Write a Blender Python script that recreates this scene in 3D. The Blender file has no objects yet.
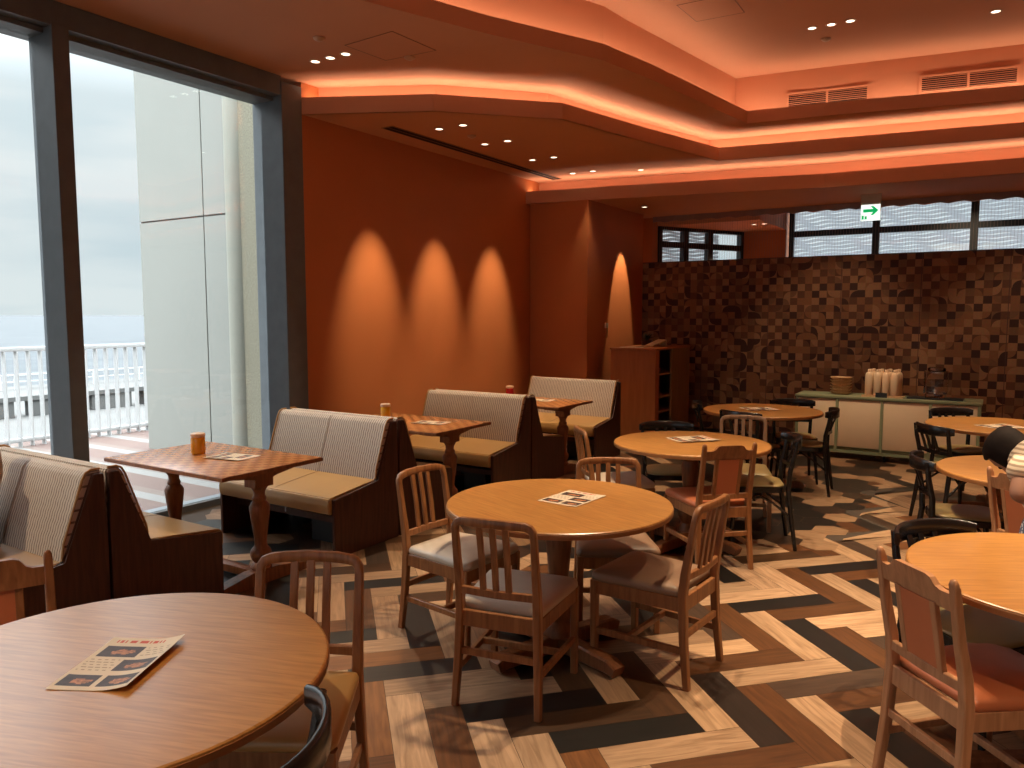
import bpy, bmesh, math, random
from mathutils import Vector, Matrix

PI = math.pi
R = math.radians
SC = bpy.context.scene
COL = SC.collection

# ------------------------------------------------------------------ camera
cam_d = bpy.data.cameras.new('camera')
cam_d.sensor_width = 36.0
cam_d.lens = 769.0 / 1024.0 * 36.0
cam_d.clip_start = 0.05
cam_d.clip_end = 20000
cam = bpy.data.objects.new('camera', cam_d)
COL.objects.link(cam)
cam.location = (0, 0, 1.65)
cam.rotation_euler = (R(90 - 5.1272), 0, R(32.295))
SC.camera = cam

# ------------------------------------------------------------------ view
SC.view_settings.view_transform = 'Standard'
SC.view_settings.look = 'None'
SC.view_settings.exposure = 0.32
SC.view_settings.gamma = 1.0
SC.view_settings.use_curve_mapping = False
SC.cycles.max_bounces = 7
SC.cycles.diffuse_bounces = 4
SC.cycles.transparent_max_bounces = 8
SC.cycles.sample_clamp_indirect = 6.0
SC.cycles.caustics_reflective = False
SC.cycles.caustics_refractive = False

# light strengths, all in one place
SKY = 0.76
COVE = 2.2          # watts per metre of cove strip
COFFER_COVE = 2.0
SPOT = 300.0         # ordinary downlight
SPOT_T = 420.0       # downlights over the right-hand row of tables
WALLSPOT = 215.0      # wall washers
LED = (1.0, 0.70, 0.50)
WARM = (1.0, 0.77, 0.50)

# ------------------------------------------------------------------ sky
W = bpy.data.worlds.new('sky')
SC.world = W
W.use_nodes = True
nt = W.node_tree
for n in list(nt.nodes):
    nt.nodes.remove(n)
wo = nt.nodes.new('ShaderNodeOutputWorld')
bgn = nt.nodes.new('ShaderNodeBackground')
tc = nt.nodes.new('ShaderNodeTexCoord')
sep = nt.nodes.new('ShaderNodeSeparateXYZ')
mp = nt.nodes.new('ShaderNodeMapping')
mp.inputs['Scale'].default_value = (2.0, 2.0, 13.0)
no = nt.nodes.new('ShaderNodeTexNoise')
no.inputs['Scale'].default_value = 1.6
no.inputs['Detail'].default_value = 5
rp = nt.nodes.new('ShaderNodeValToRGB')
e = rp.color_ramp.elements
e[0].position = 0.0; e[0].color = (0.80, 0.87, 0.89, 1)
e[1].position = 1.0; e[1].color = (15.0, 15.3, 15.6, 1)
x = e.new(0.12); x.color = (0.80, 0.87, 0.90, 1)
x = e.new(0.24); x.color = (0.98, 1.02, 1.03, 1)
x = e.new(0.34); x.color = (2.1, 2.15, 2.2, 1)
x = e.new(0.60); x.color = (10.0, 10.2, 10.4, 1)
rc = nt.nodes.new('ShaderNodeValToRGB')
rc.color_ramp.elements[0].position = 0.38; rc.color_ramp.elements[0].color = (0.86, 0.93, 0.97, 1)
rc.color_ramp.elements[1].position = 0.62; rc.color_ramp.elements[1].color = (1.06, 1.06, 1.06, 1)
mx = nt.nodes.new('ShaderNodeMix'); mx.data_type = 'RGBA'; mx.blend_type = 'MULTIPLY'
mx.inputs[0].default_value = 1.0
L = nt.links.new
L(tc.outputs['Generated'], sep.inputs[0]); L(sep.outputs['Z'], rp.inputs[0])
L(tc.outputs['Generated'], mp.inputs[0]); L(mp.outputs[0], no.inputs['Vector']); L(no.outputs['Fac'], rc.inputs[0])
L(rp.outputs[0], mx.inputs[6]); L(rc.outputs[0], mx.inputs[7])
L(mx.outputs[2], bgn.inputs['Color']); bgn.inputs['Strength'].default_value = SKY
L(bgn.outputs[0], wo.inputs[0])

# ================================================================== materials
def new_mat(name):
    m = bpy.data.materials.new(name)
    m.use_nodes = True
    b = m.node_tree.nodes['Principled BSDF']
    return m, m.node_tree, b

def spec(b, v):
    b.inputs['Specular IOR Level'].default_value = v

def plain(name, col, rough=0.6, metal=0.0, sp=0.4, var=0.06, scale=9.0, bump=0.0):
    """a colour with a little procedural mottling"""
    m, t, b = new_mat(name)
    tcn = t.nodes.new('ShaderNodeTexCoord')
    nz = t.nodes.new('ShaderNodeTexNoise'); nz.inputs['Scale'].default_value = scale
    nz.inputs['Detail'].default_value = 4
    t.links.new(tcn.outputs['Object'], nz.inputs['Vector'])
    r = t.nodes.new('ShaderNodeValToRGB')
    c0 = [max(0, c * (1 - var)) for c in col]; c1 = [min(1, c * (1 + var)) for c in col]
    r.color_ramp.elements[0].position = 0.3; r.color_ramp.elements[0].color = (*c0, 1)
    r.color_ramp.elements[1].position = 0.7; r.color_ramp.elements[1].color = (*c1, 1)
    t.links.new(nz.outputs['Fac'], r.inputs[0]); t.links.new(r.outputs[0], b.inputs['Base Color'])
    b.inputs['Roughness'].default_value = rough; b.inputs['Metallic'].default_value = metal; spec(b, sp)
    if bump:
        bp = t.nodes.new('ShaderNodeBump'); bp.inputs['Strength'].default_value = bump
        bp.inputs['Distance'].default_value = 0.01
        n2 = t.nodes.new('ShaderNodeTexNoise'); n2.inputs['Scale'].default_value = scale * 12
        t.links.new(tcn.outputs['Object'], n2.inputs['Vector'])
        t.links.new(n2.outputs['Fac'], bp.inputs['Height']); t.links.new(bp.outputs[0], b.inputs['Normal'])
    return m

def wood(name, c0, c1, stretch=(14, 14, 1.2), rough=0.42, sp=0.4, coat=0.0, detail=5.0):
    m, t, b = new_mat(name)
    tcn = t.nodes.new('ShaderNodeTexCoord')
    mpn = t.nodes.new('ShaderNodeMapping'); mpn.inputs['Scale'].default_value = stretch
    nz = t.nodes.new('ShaderNodeTexNoise'); nz.inputs['Scale'].default_value = 3.2
    nz.inputs['Detail'].default_value = detail; nz.inputs['Distortion'].default_value = 0.6
    r = t.nodes.new('ShaderNodeValToRGB')
    r.color_ramp.elements[0].position = 0.32; r.color_ramp.elements[0].color = (*c0, 1)
    r.color_ramp.elements[1].position = 0.68; r.color_ramp.elements[1].color = (*c1, 1)
    t.links.new(tcn.outputs['Object'], mpn.inputs[0]); t.links.new(mpn.outputs[0], nz.inputs['Vector'])
    t.links.new(nz.outputs['Fac'], r.inputs[0]); t.links.new(r.outputs[0], b.inputs['Base Color'])
    b.inputs['Roughness'].default_value = rough; spec(b, sp)
    if coat:
        b.inputs['Coat Weight'].default_value = coat; b.inputs['Coat Roughness'].default_value = 0.25
    return m

def emit(name, col, s):
    m, t, b = new_mat(name)
    b.inputs['Base Color'].default_value = (*col, 1)
    b.inputs['Emission Color'].default_value = (*col, 1)
    b.inputs['Emission Strength'].default_value = s
    return m

M = {}
M['paint'] = plain('terracotta_paint', (0.52, 0.172, 0.058), 0.55, sp=0.3, var=0.03, scale=2.0)
M['ceil'] = plain('terracotta_ceiling_paint', (0.60, 0.29, 0.17), 0.75, sp=0.2, var=0.02, scale=2.0)
M['fascia'] = plain('terracotta_fascia_paint', (0.62, 0.255, 0.135), 0.7, sp=0.2, var=0.02, scale=2.0)
M['darkframe'] = plain('dark_grey_frame_metal', (0.12, 0.135, 0.147), 0.5, metal=0.0, sp=0.35, var=0.08)
M['blackmetal'] = plain('black_metal', (0.018, 0.018, 0.02), 0.4, sp=0.4)
M['mahogany'] = wood('dark_mahogany', (0.052, 0.018, 0.011), (0.095, 0.034, 0.020), rough=0.38)
M['oak'] = wood('chair_oak', (0.20, 0.075, 0.026), (0.34, 0.142, 0.052), rough=0.42)
M['oakgrey'] = wood('grey_chair_oak', (0.24, 0.13, 0.075), (0.36, 0.215, 0.13), rough=0.5)  # greyer version of the chair oak
M['oaklight'] = wood('pale_chair_oak', (0.36, 0.165, 0.075), (0.52, 0.255, 0.125), rough=0.42)
M['honey'] = wood('honey_table_top', (0.37, 0.160, 0.040), (0.52, 0.245, 0.066), stretch=(2.0, 26, 26), rough=0.34, sp=0.5, detail=6, coat=0.3)
M['tabledge'] = wood('table_edge_wood', (0.24, 0.095, 0.03), (0.36, 0.15, 0.05), stretch=(3, 3, 12), rough=0.42)
M['turned'] = wood('turned_table_wood', (0.17, 0.060, 0.022), (0.28, 0.105, 0.040), rough=0.4)
M['black'] = plain('black_lacquer', (0.011, 0.009, 0.009), 0.26, sp=0.5, var=0.15)
M['olive'] = plain('olive_vinyl', (0.33, 0.235, 0.095), 0.38, sp=0.5, var=0.04)
M['taupe'] = plain('daylit_seat_leather', (0.54, 0.455, 0.365), 0.42, sp=0.5, var=0.05, bump=0.1)  # same chair pad as the brown one, greyed and lightened for daylight
M['brownseat'] = plain('brown_leather', (0.27, 0.165, 0.105), 0.42, sp=0.5, var=0.05, bump=0.1)  # same chair pad as the grey one, for seats out of the daylight
M['orangeseat'] = plain('orange_vinyl', (0.50, 0.150, 0.060), 0.4, sp=0.5, var=0.04)
M['tan'] = plain('tan_bench_vinyl', (0.46, 0.262, 0.092), 0.36, sp=0.5, var=0.04, scale=4)
M['white'] = plain('white_paint', (0.75, 0.75, 0.73), 0.5, var=0.02)
M['railwhite'] = plain('white_rail_paint', (0.44, 0.445, 0.445), 0.5, var=0.02)
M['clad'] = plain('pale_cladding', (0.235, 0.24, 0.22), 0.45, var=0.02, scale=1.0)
M['pipe'] = plain('ivory_column', (0.265, 0.265, 0.225), 0.4, var=0.02)
M['pebble'] = plain('pebbled_concrete', (0.22, 0.205, 0.152), 0.9, var=0.25, scale=60, bump=0.4)
M['joint'] = plain('dark_joint', (0.16, 0.15, 0.14), 0.7)
M['mint'] = plain('sage_green_frame', (0.235, 0.26, 0.155), 0.5, var=0.04)
M['cream'] = plain('cream_panel', (0.72, 0.555, 0.38), 0.5, var=0.02)
M['carafe'] = plain('cream_bottle_plastic', (0.80, 0.60, 0.40), 0.4, var=0.03)
M['plate'] = wood('wooden_plate', (0.48, 0.29, 0.15), (0.62, 0.40, 0.22), rough=0.6)
M['casework'] = wood('red_brown_casework', (0.40, 0.135, 0.045), (0.47, 0.165, 0.056), stretch=(6, 6, .6), rough=0.5)
M['caseinner'] = wood('olive_brown_board', (0.28, 0.17, 0.075), (0.36, 0.22, 0.10), stretch=(6, 6, .6), rough=0.5)
M['steel'] = plain('brushed_steel', (0.45, 0.45, 0.45), 0.3, metal=0.9)
M['skin'] = plain('skin', (0.30, 0.155, 0.105), 0.5, var=0.04)
M['hair'] = plain('dark_hair', (0.010, 0.006, 0.005), 0.75, sp=0.12, var=0.3, scale=30)
M['linen'] = plain('beige_linen', (0.55, 0.40, 0.30), 0.85, var=0.07)
M['trousers'] = plain('black_cloth', (0.018, 0.018, 0.02), 0.85)
M['concrete'] = plain('pale_concrete', (0.082, 0.082, 0.08), 0.9, var=0.1, scale=0.4)
M['lampglow'] = emit('lamp_glow', (1.0, 0.86, 0.66), 2.4)
M['lamprim'] = plain('lamp_trim_metal', (0.55, 0.36, 0.24), 0.35, metal=0.3)
M['signface'] = emit('exit_sign_white', (0.86, 0.95, 0.88), 0.95)
M['signgreen'] = emit('exit_sign_green', (0.0, 0.36, 0.10), 0.9)
M['signbody'] = plain('sign_case', (0.5, 0.45, 0.36), 0.5)
M['ventdark'] = plain('vent_shadow_board', (0.02, 0.008, 0.005), 0.8)
M['paperwhite'] = plain('menu_paper', (0.70, 0.58, 0.43), 0.6, var=0.03)
M['menudark'] = plain('menu_dark_photo', (0.060, 0.036, 0.032), 0.5, var=0.3, scale=60)
M['menufood'] = plain('menu_food_photo', (0.42, 0.17, 0.075), 0.5, var=0.5, scale=110)
M['menured'] = plain('menu_red_ink', (0.55, 0.085, 0.05), 0.6)
M['menutext'] = plain('menu_text_ink', (0.40, 0.29, 0.20), 0.6)
M['jarlid'] = plain('jar_lid', (0.66, 0.47, 0.34), 0.45)
M['honeyjar'] = plain('amber_jar_glass', (0.68, 0.30, 0.015), 0.12, sp=0.6, var=0.05)
M['yellowjar'] = plain('yellow_jar_glass', (0.66, 0.36, 0.02), 0.14, sp=0.6, var=0.05)
M['redjar'] = plain('red_jar_glass', (0.34, 0.012, 0.014), 0.12, sp=0.6, var=0.05)
M['floorbase'] = plain('floor_joint', (0.06, 0.042, 0.03), 0.8)
M['device'] = plain('ivory_plastic', (0.6, 0.5, 0.38), 0.5)
def cloth_trans(name, col):
    m, t, b = new_mat(name)
    o = [n for n in t.nodes if n.type == 'OUTPUT_MATERIAL'][0]
    tl = t.nodes.new('ShaderNodeBsdfTranslucent'); tl.inputs['Color'].default_value = (*col, 1)
    b.inputs['Base Color'].default_value = (*col, 1); b.inputs['Roughness'].default_value = 0.8
    ms_ = t.nodes.new('ShaderNodeMixShader'); ms_.inputs[0].default_value = 0.72
    t.links.new(b.outputs[0], ms_.inputs[1]); t.links.new(tl.outputs[0], ms_.inputs[2]); t.links.new(ms_.outputs[0], o.inputs['Surface'])
    return m
M['slatgrey'] = cloth_trans('pale_translucent_louvre', (0.66, 0.675, 0.70))
M['curtain'] = plain('string_curtain', (0.30, 0.19, 0.16), 0.8)

# clear pane: mostly see-through, a little mirror
def glass_mat(name, tint=(0.97, 0.985, 0.98), ior=1.35):
    m = bpy.data.materials.new(name); m.use_nodes = True
    t = m.node_tree
    for n in list(t.nodes): t.nodes.remove(n)
    o = t.nodes.new('ShaderNodeOutputMaterial'); tr = t.nodes.new('ShaderNodeBsdfTransparent')
    gl = t.nodes.new('ShaderNodeBsdfGlossy'); gl.inputs['Roughness'].default_value = 0.0
    fr = t.nodes.new('ShaderNodeFresnel'); fr.inputs['IOR'].default_value = ior
    mixn = t.nodes.new('ShaderNodeMixShader')
    tr.inputs['Color'].default_value = (*tint, 1)
    t.links.new(fr.outputs[0], mixn.inputs[0]); t.links.new(tr.outputs[0], mixn.inputs[1])
    t.links.new(gl.outputs[0], mixn.inputs[2]); t.links.new(mixn.outputs[0], o.inputs[0])
    return m
M['glass'] = glass_mat('window_glass')
M['clear'] = glass_mat('clear_plastic', (0.86, 0.82, 0.78), 1.45)

def stripe_mat():
    """beige upholstery with staggered dark vertical dashes"""
    m, t, b = new_mat('striped_upholstery')
    tcn = t.nodes.new('ShaderNodeTexCoord'); s = t.nodes.new('ShaderNodeSeparateXYZ')
    t.links.new(tcn.outputs['Object'], s.inputs[0])
    def mth(op, a, bv, c=None):
        n = t.nodes.new('ShaderNodeMath'); n.operation = op
        for i, v in enumerate((a, bv)):
            if v is None: continue
            if isinstance(v, (int, float)): n.inputs[i].default_value = v
            else: t.links.new(v, n.inputs[i])
        return n.outputs[0]
    zz = mth('MULTIPLY', s.outputs['Z'], 2 * PI / 0.055)
    wob = mth('MULTIPLY', mth('SINE', zz, None), 0.09)
    xx = mth('ADD', mth('DIVIDE', s.outputs['X'], 0.0215), wob)
    fr = mth('FRACT', xx, None)
    tri = mth('ABSOLUTE', mth('SUBTRACT', fr, 0.5), None)
    line = mth('LESS_THAN', tri, 0.15)
    nz = t.nodes.new('ShaderNodeTexNoise'); nz.inputs['Scale'].default_value = 45
    t.links.new(tcn.outputs['Object'], nz.inputs['Vector'])
    fac = mth('MULTIPLY', line, mth('ADD', nz.outputs['Fac'], 0.30))
    mixn = t.nodes.new('ShaderNodeMix'); mixn.data_type = 'RGBA'
    mixn.inputs[6].default_value = (0.64, 0.555, 0.47, 1)
    mixn.inputs[7].default_value = (0.13, 0.085, 0.075, 1)
    t.links.new(fac, mixn.inputs[0]); t.links.new(mixn.outputs[2], b.inputs['Base Color'])
    b.inputs['Roughness'].default_value = 0.8; spec(b, 0.25)
    return m
M['stripe'] = stripe_mat()

def parquet_mat():
    """small square parquet of alternating tones on the booth tables"""
    m, t, b = new_mat('square_parquet')
    tcn = t.nodes.new('ShaderNodeTexCoord')
    ck = t.nodes.new('ShaderNodeTexChecker'); ck.inputs['Scale'].default_value = 1 / 0.058
    ck.inputs['Color1'].default_value = (0.50, 0.215, 0.075, 1)
    ck.inputs['Color2'].default_value = (0.34, 0.135, 0.045, 1)
    t.links.new(tcn.outputs['Object'], ck.inputs['Vector'])
    nz = t.nodes.new('ShaderNodeTexNoise'); nz.inputs['Scale'].default_value = 70
    t.links.new(tcn.outputs['Object'], nz.inputs['Vector'])
    mixn = t.nodes.new('ShaderNodeMix'); mixn.data_type = 'RGBA'; mixn.blend_type = 'OVERLAY'
    mixn.inputs[0].default_value = 0.35
    t.links.new(ck.outputs[0], mixn.inputs[6]); t.links.new(nz.outputs['Color'], mixn.inputs[7])
    t.links.new(mixn.outputs[2], b.inputs['Base Color'])
    b.inputs['Roughness'].default_value = 0.27; spec(b, 0.5)
    return m
M['parquet'] = parquet_mat()

def mosaic_mat():
    """patchwork of wooden squares, some with quarter circles or diagonals"""
    m, t, b = new_mat('wood_mosaic')
    tcn = t.nodes.new('ShaderNodeTexCoord'); s = t.nodes.new('ShaderNodeSeparateXYZ')
    t.links.new(tcn.outputs['Object'], s.inputs[0])
    C = 0.094
    def mth(op, a, bv=None):
        n = t.nodes.new('ShaderNodeMath'); n.operation = op
        for i, v in enumerate((a, bv)):
            if v is None: continue
            if isinstance(v, (int, float)): n.inputs[i].default_value = v
            else: t.links.new(v, n.inputs[i])
        return n.outputs[0]
    u = mth('DIVIDE', s.outputs['X'], C); v = mth('DIVIDE', s.outputs['Z'], C)
    iu = mth('FLOOR', u); iv = mth('FLOOR', v)
    fu = mth('FRACT', u); fv = mth('FRACT', v)
    def rnd(seed):
        c = t.nodes.new('ShaderNodeCombineXYZ')
        t.links.new(mth('ADD', iu, seed * 7.31), c.inputs[0]); t.links.new(mth('ADD', iv, seed * 3.17), c.inputs[1])
        w = t.nodes.new('ShaderNodeTexWhiteNoise'); w.noise_dimensions = '3D'
        t.links.new(c.outputs[0], w.inputs['Vector'])
        return w.outputs['Value']
    r1, r2, r3 = rnd(1), rnd(2), rnd(3)
    # quarter circle about a corner chosen per cell
    fx = mth('LESS_THAN', r3, 0.5)
    cu = mth('ABSOLUTE', mth('SUBTRACT', fu, fx)); 
    fy = mth('LESS_THAN', mth('FRACT', mth('MULTIPLY', r3, 2)), 0.5)
    cv = mth('ABSOLUTE', mth('SUBTRACT', fv, fy))
    d = mth('SQRT', mth('ADD', mth('MULTIPLY', cu, cu), mth('MULTIPLY', cv, cv)))
    inside = mth('MULTIPLY', mth('LESS_THAN', d, 0.92), mth('LESS_THAN', r2, 0.30))
    # checker bias so dark and light squares alternate
    chk = mth('FRACT', mth('MULTIPLY', mth('ADD', iu, iv), 0.5))
    val = mth('ADD', mth('MULTIPLY', r1, 0.44), mth('MULTIPLY', chk, 0.84))
    val = mth('FRACT', mth('ADD', val, mth('MULTIPLY', inside, 0.33)))
    r = t.nodes.new('ShaderNodeValToRGB'); r.color_ramp.interpolation = 'CONSTANT'
    cols = [(0.0, (0.050, 0.016, 0.010)), (0.16, (0.115, 0.044, 0.021)), (0.38, (0.22, 0.096, 0.042)),
            (0.60, (0.29, 0.145, 0.070)), (0.80, (0.17, 0.082, 0.040))]
    r.color_ramp.elements[0].color = (*cols[0][1], 1)
    r.color_ramp.elements[1].position = cols[1][0]; r.color_ramp.elements[1].color = (*cols[1][1], 1)
    for p, c in cols[2:]:
        x = r.color_ramp.elements.new(p); x.color = (*c, 1)
    t.links.new(val, r.inputs[0])
    nz = t.nodes.new('ShaderNodeTexNoise'); nz.inputs['Scale'].default_value = 40
    t.links.new(tcn.outputs['Object'], nz.inputs['Vector'])
    mixn = t.nodes.new('ShaderNodeMix'); mixn.data_type = 'RGBA'; mixn.blend_type = 'OVERLAY'
    mixn.inputs[0].default_value = 0.25
    t.links.new(r.outputs[0], mixn.inputs[6]); t.links.new(nz.outputs['Color'], mixn.inputs[7])
    t.links.new(mixn.outputs[2], b.inputs['Base Color'])
    b.inputs['Roughness'].default_value = 0.6; spec(b, 0.3)
    return m
M['mosaic'] = mosaic_mat()

def plank_mat():
    """floor boards: colour of each board from the mesh, grain along its length"""
    m, t, b = new_mat('mixed_floor_boards')
    at = t.nodes.new('ShaderNodeVertexColor'); at.layer_name = 'board'
    uv = t.nodes.new('ShaderNodeUVMap'); uv.uv_map = 'grain'
    mpn = t.nodes.new('ShaderNodeMapping'); mpn.inputs['Scale'].default_value = (2.6, 26, 1)
    nz = t.nodes.new('ShaderNodeTexNoise'); nz.inputs['Scale'].default_value = 1.5
    nz.inputs['Detail'].default_value = 6; nz.inputs['Distortion'].default_value = 1.1
    t.links.new(uv.outputs[0], mpn.inputs[0]); t.links.new(mpn.outputs[0], nz.inputs['Vector'])
    r = t.nodes.new('ShaderNodeValToRGB')
    r.color_ramp.elements[0].position = 0.30; r.color_ramp.elements[0].color = (0.62, 0.58, 0.54, 1)
    r.color_ramp.elements[1].position = 0.66; r.color_ramp.elements[1].color = (1.1, 1.1, 1.1, 1)
    t.links.new(nz.outputs['Fac'], r.inputs[0])
    mixn = t.nodes.new('ShaderNodeMix'); mixn.data_type = 'RGBA'; mixn.blend_type = 'MULTIPLY'
    mixn.inputs[0].default_value = 1.0
    t.links.new(at.outputs['Color'], mixn.inputs[6]); t.links.new(r.outputs[0], mixn.inputs[7])
    t.links.new(mixn.outputs[2], b.inputs['Base Color'])
    b.inputs['Roughness'].default_value = 0.42; spec(b, 0.4)
    return m
M['plank'] = plank_mat()

def deck_mat():
    m, t, b = new_mat('striped_deck_paving')
    tcn = t.nodes.new('ShaderNodeTexCoord'); s = t.nodes.new('ShaderNodeSeparateXYZ')
    t.links.new(tcn.outputs['Object'], s.inputs[0])
    d = t.nodes.new('ShaderNodeMath'); d.operation = 'DIVIDE'; d.inputs[1].default_value = 0.62
    f = t.nodes.new('ShaderNodeMath'); f.operation = 'FRACT'
    t.links.new(s.outputs['Y'], d.inputs[0]); t.links.new(d.outputs[0], f.inputs[0])
    r = t.nodes.new('ShaderNodeValToRGB'); r.color_ramp.interpolation = 'CONSTANT'
    r.color_ramp.elements[0].color = (0.098, 0.060, 0.050, 1)
    r.color_ramp.elements[1].position = 0.55; r.color_ramp.elements[1].color = (0.15, 0.145, 0.138, 1)
    x = r.color_ramp.elements.new(0.80); x.color = (0.115, 0.083, 0.07, 1)
    t.links.new(f.outputs[0], r.inputs[0]); t.links.new(r.outputs[0], b.inputs['Base Color'])
    b.inputs['Roughness'].default_value = 0.8
    return m
M['deck'] = deck_mat()

def sea_mat():
    m, t, b = new_mat('sea_water')
    tcn = t.nodes.new('ShaderNodeTexCoord')
    mpn = t.nodes.new('ShaderNodeMapping'); mpn.inputs['Scale'].default_value = (0.10, 0.03, 1)
    nz = t.nodes.new('ShaderNodeTexNoise'); nz.inputs['Scale'].default_value = 1.0; nz.inputs['Detail'].default_value = 8
    r = t.nodes.new('ShaderNodeValToRGB')
    r.color_ramp.elements[0].position = 0.38; r.color_ramp.elements[0].color = (0.036, 0.043, 0.049, 1)
    r.color_ramp.elements[1].position = 0.68; r.color_ramp.elements[1].color = (0.062, 0.069, 0.075, 1)
    t.links.new(tcn.outputs['Object'], mpn.inputs[0]); t.links.new(mpn.outputs[0], nz.inputs['Vector'])
    t.links.new(nz.outputs['Fac'], r.inputs[0]); t.links.new(r.outputs[0], b.inputs['Base Color'])
    b.inputs['Roughness'].default_value = 0.6; spec(b, 0.15)
    return m
M['sea'] = sea_mat()

def cloth_stripe(name, c0, c1, period):
    m, t, b = new_mat(name)
    tcn = t.nodes.new('ShaderNodeTexCoord')
    wv = t.nodes.new('ShaderNodeTexWave'); wv.inputs['Scale'].default_value = 1 / period / 3.18
    wv.inputs['Distortion'].default_value = 1.0; wv.bands_direction = 'Z'
    r = t.nodes.new('ShaderNodeValToRGB')
    r.color_ramp.elements[0].position = 0.25; r.color_ramp.elements[0].color = (*c0, 1)
    r.color_ramp.elements[1].position = 0.6; r.color_ramp.elements[1].color = (*c1, 1)
    t.links.new(tcn.outputs['Object'], wv.inputs['Vector']); t.links.new(wv.outputs['Fac'], r.inputs[0])
    t.links.new(r.outputs[0], b.inputs['Base Color']); b.inputs['Roughness'].default_value = 0.85
    return m
M['stripeshirt'] = cloth_stripe('cream_striped_knit', (0.36, 0.27, 0.19), (0.74, 0.62, 0.47), 0.022)

def floral_mat():
    m, t, b = new_mat('blue_floral_cloth')
    tcn = t.nodes.new('ShaderNodeTexCoord')
    vo = t.nodes.new('ShaderNodeTexVoronoi'); vo.inputs['Scale'].default_value = 55
    r = t.nodes.new('ShaderNodeValToRGB'); r.color_ramp.interpolation = 'CONSTANT'
    r.color_ramp.elements[0].color = (0.55, 0.55, 0.58, 1)
    r.color_ramp.elements[1].position = 0.36; r.color_ramp.elements[1].color = (0.075, 0.09, 0.16, 1)
    t.links.new(tcn.outputs['Object'], vo.inputs['Vector']); t.links.new(vo.outputs['Distance'], r.inputs[0])
    t.links.new(r.outputs[0], b.inputs['Base Color']); b.inputs['Roughness'].default_value = 0.85
    return m
M['floral'] = floral_mat()

# ================================================================== geometry helpers
def box(bm, c, s, rot=None, bev=0.0, seg=2):
    mat = Matrix.Translation(Vector(c))
    if rot is not None:
        mat = mat @ rot
    mat = mat @ Matrix.Diagonal((s[0], s[1], s[2], 1))
    r = bmesh.ops.create_cube(bm, size=1.0, matrix=mat)
    if bev > 0:
        vs = r['verts']; es = list({e for v in vs for e in v.link_edges})
        bmesh.ops.bevel(bm, geom=es, offset=bev, segments=seg, profile=0.5, affect='EDGES')

def box2(bm, a, b, bev=0.0, seg=2):
    c = [(a[i] + b[i]) / 2 for i in range(3)]; s = [abs(b[i] - a[i]) for i in range(3)]
    box(bm, c, s, None, bev, seg)

def loft(bm, rings, closed=True, cap=True, loop=False):
    vr = [[bm.verts.new(p) for p in ring] for ring in rings]
    n = len(vr[0])
    pairs = list(zip(vr[:-1], vr[1:])) + ([(vr[-1], vr[0])] if loop else [])
    for a, b in pairs:
        for i in range(n if closed else n - 1):
            j = (i + 1) % n
            try: bm.faces.new((a[i], a[j], b[j], b[i]))
            except ValueError: pass
    if cap and not loop:
        bm.faces.new(list(reversed(vr[0]))); bm.faces.new(vr[-1])
    return vr

def sweep(bm, pts, ref, w, h, loop=False, soft=0.25):
    """rectangular bar with softened corners along pts; w along ref, h across; w/h may be lists"""
    pts = [Vector(p) for p in pts]; ref = Vector(ref).normalized(); n = len(pts)
    rings = []
    for i, p in enumerate(pts):
        a = pts[i - 1] if (i > 0 or loop) else pts[0]
        b = pts[(i + 1) % n] if (i < n - 1 or loop) else pts[-1]
        tan = (b - a).normalized()
        side = tan.cross(ref).normalized()
        r2 = side.cross(tan).normalized()
        ww = (w[i] if isinstance(w, (list, tuple)) else w) / 2
        hh = (h[i] if isinstance(h, (list, tuple)) else h) / 2
        k = soft * min(ww, hh)
        ring = []
        for sx, sy in ((ww, hh - k), (ww - k, hh), (-ww + k, hh), (-ww, hh - k), (-ww, -hh + k), (-ww + k, -hh), (ww - k, -hh), (ww, -hh + k)):
            ring.append(p + r2 * sx + side * sy)
        rings.append(ring)
    loft(bm, rings, True, True, loop)

def tube(bm, pts, r, seg=10, cap=True, loop=False):
    pts = [Vector(p) for p in pts]; n = len(pts); rings = []
    t0 = (pts[1] - pts[0]).normalized()
    nrm = t0.orthogonal().normalized()
    for i, p in enumerate(pts):
        a = pts[i - 1] if (i > 0 or loop) else pts[0]
        b = pts[(i + 1) % n] if (i < n - 1 or loop) else pts[-1]
        tan = (b - a).normalized()
        nrm = (nrm - tan * nrm.dot(tan)).normalized()
        bi = tan.cross(nrm)
        rr = r[i] if isinstance(r, (list, tuple)) else r
        rings.append([p + (nrm * math.cos(2 * PI * k / seg) + bi * math.sin(2 * PI * k / seg)) * rr for k in range(seg)])
    loft(bm, rings, True, cap, loop)

def lathe(bm, prof, seg=24, c=(0, 0, 0), sx=1.0, sy=1.0, loop=False):
    rings = [[(c[0] + r * sx * math.cos(2 * PI * k / seg), c[1] + r * sy * math.sin(2 * PI * k / seg), c[2] + z) for k in range(seg)] for r, z in prof]
    loft(bm, rings, loop=loop)

def prism_x(bm, prof, x0, x1):
    loft(bm, [[(x0, y, z) for y, z in prof], [(x1, y, z) for y, z in prof]])

def prism_z(bm, poly, z0, z1):
    loft(bm, [[(x, y, z0) for x, y in poly], [(x, y, z1) for x, y in poly]])

def rpoly(pts, r, seg=4):
    """polygon with rounded corners (convex)"""
    out = []; n = len(pts)
    for i in range(n):
        p = Vector(pts[i]); a = Vector(pts[i - 1]); b = Vector(pts[(i + 1) % n])
        da = (a - p).normalized(); db = (b - p).normalized()
        rr = r[i] if isinstance(r, (list, tuple)) else r
        p0 = p + da * rr; p1 = p + db * rr
        for k in range(seg + 1):
            t = k / seg
            q = p0 * (1 - t) ** 2 + p * 2 * t * (1 - t) + p1 * t ** 2
            out.append((q.x, q.y))
    return out

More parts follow.
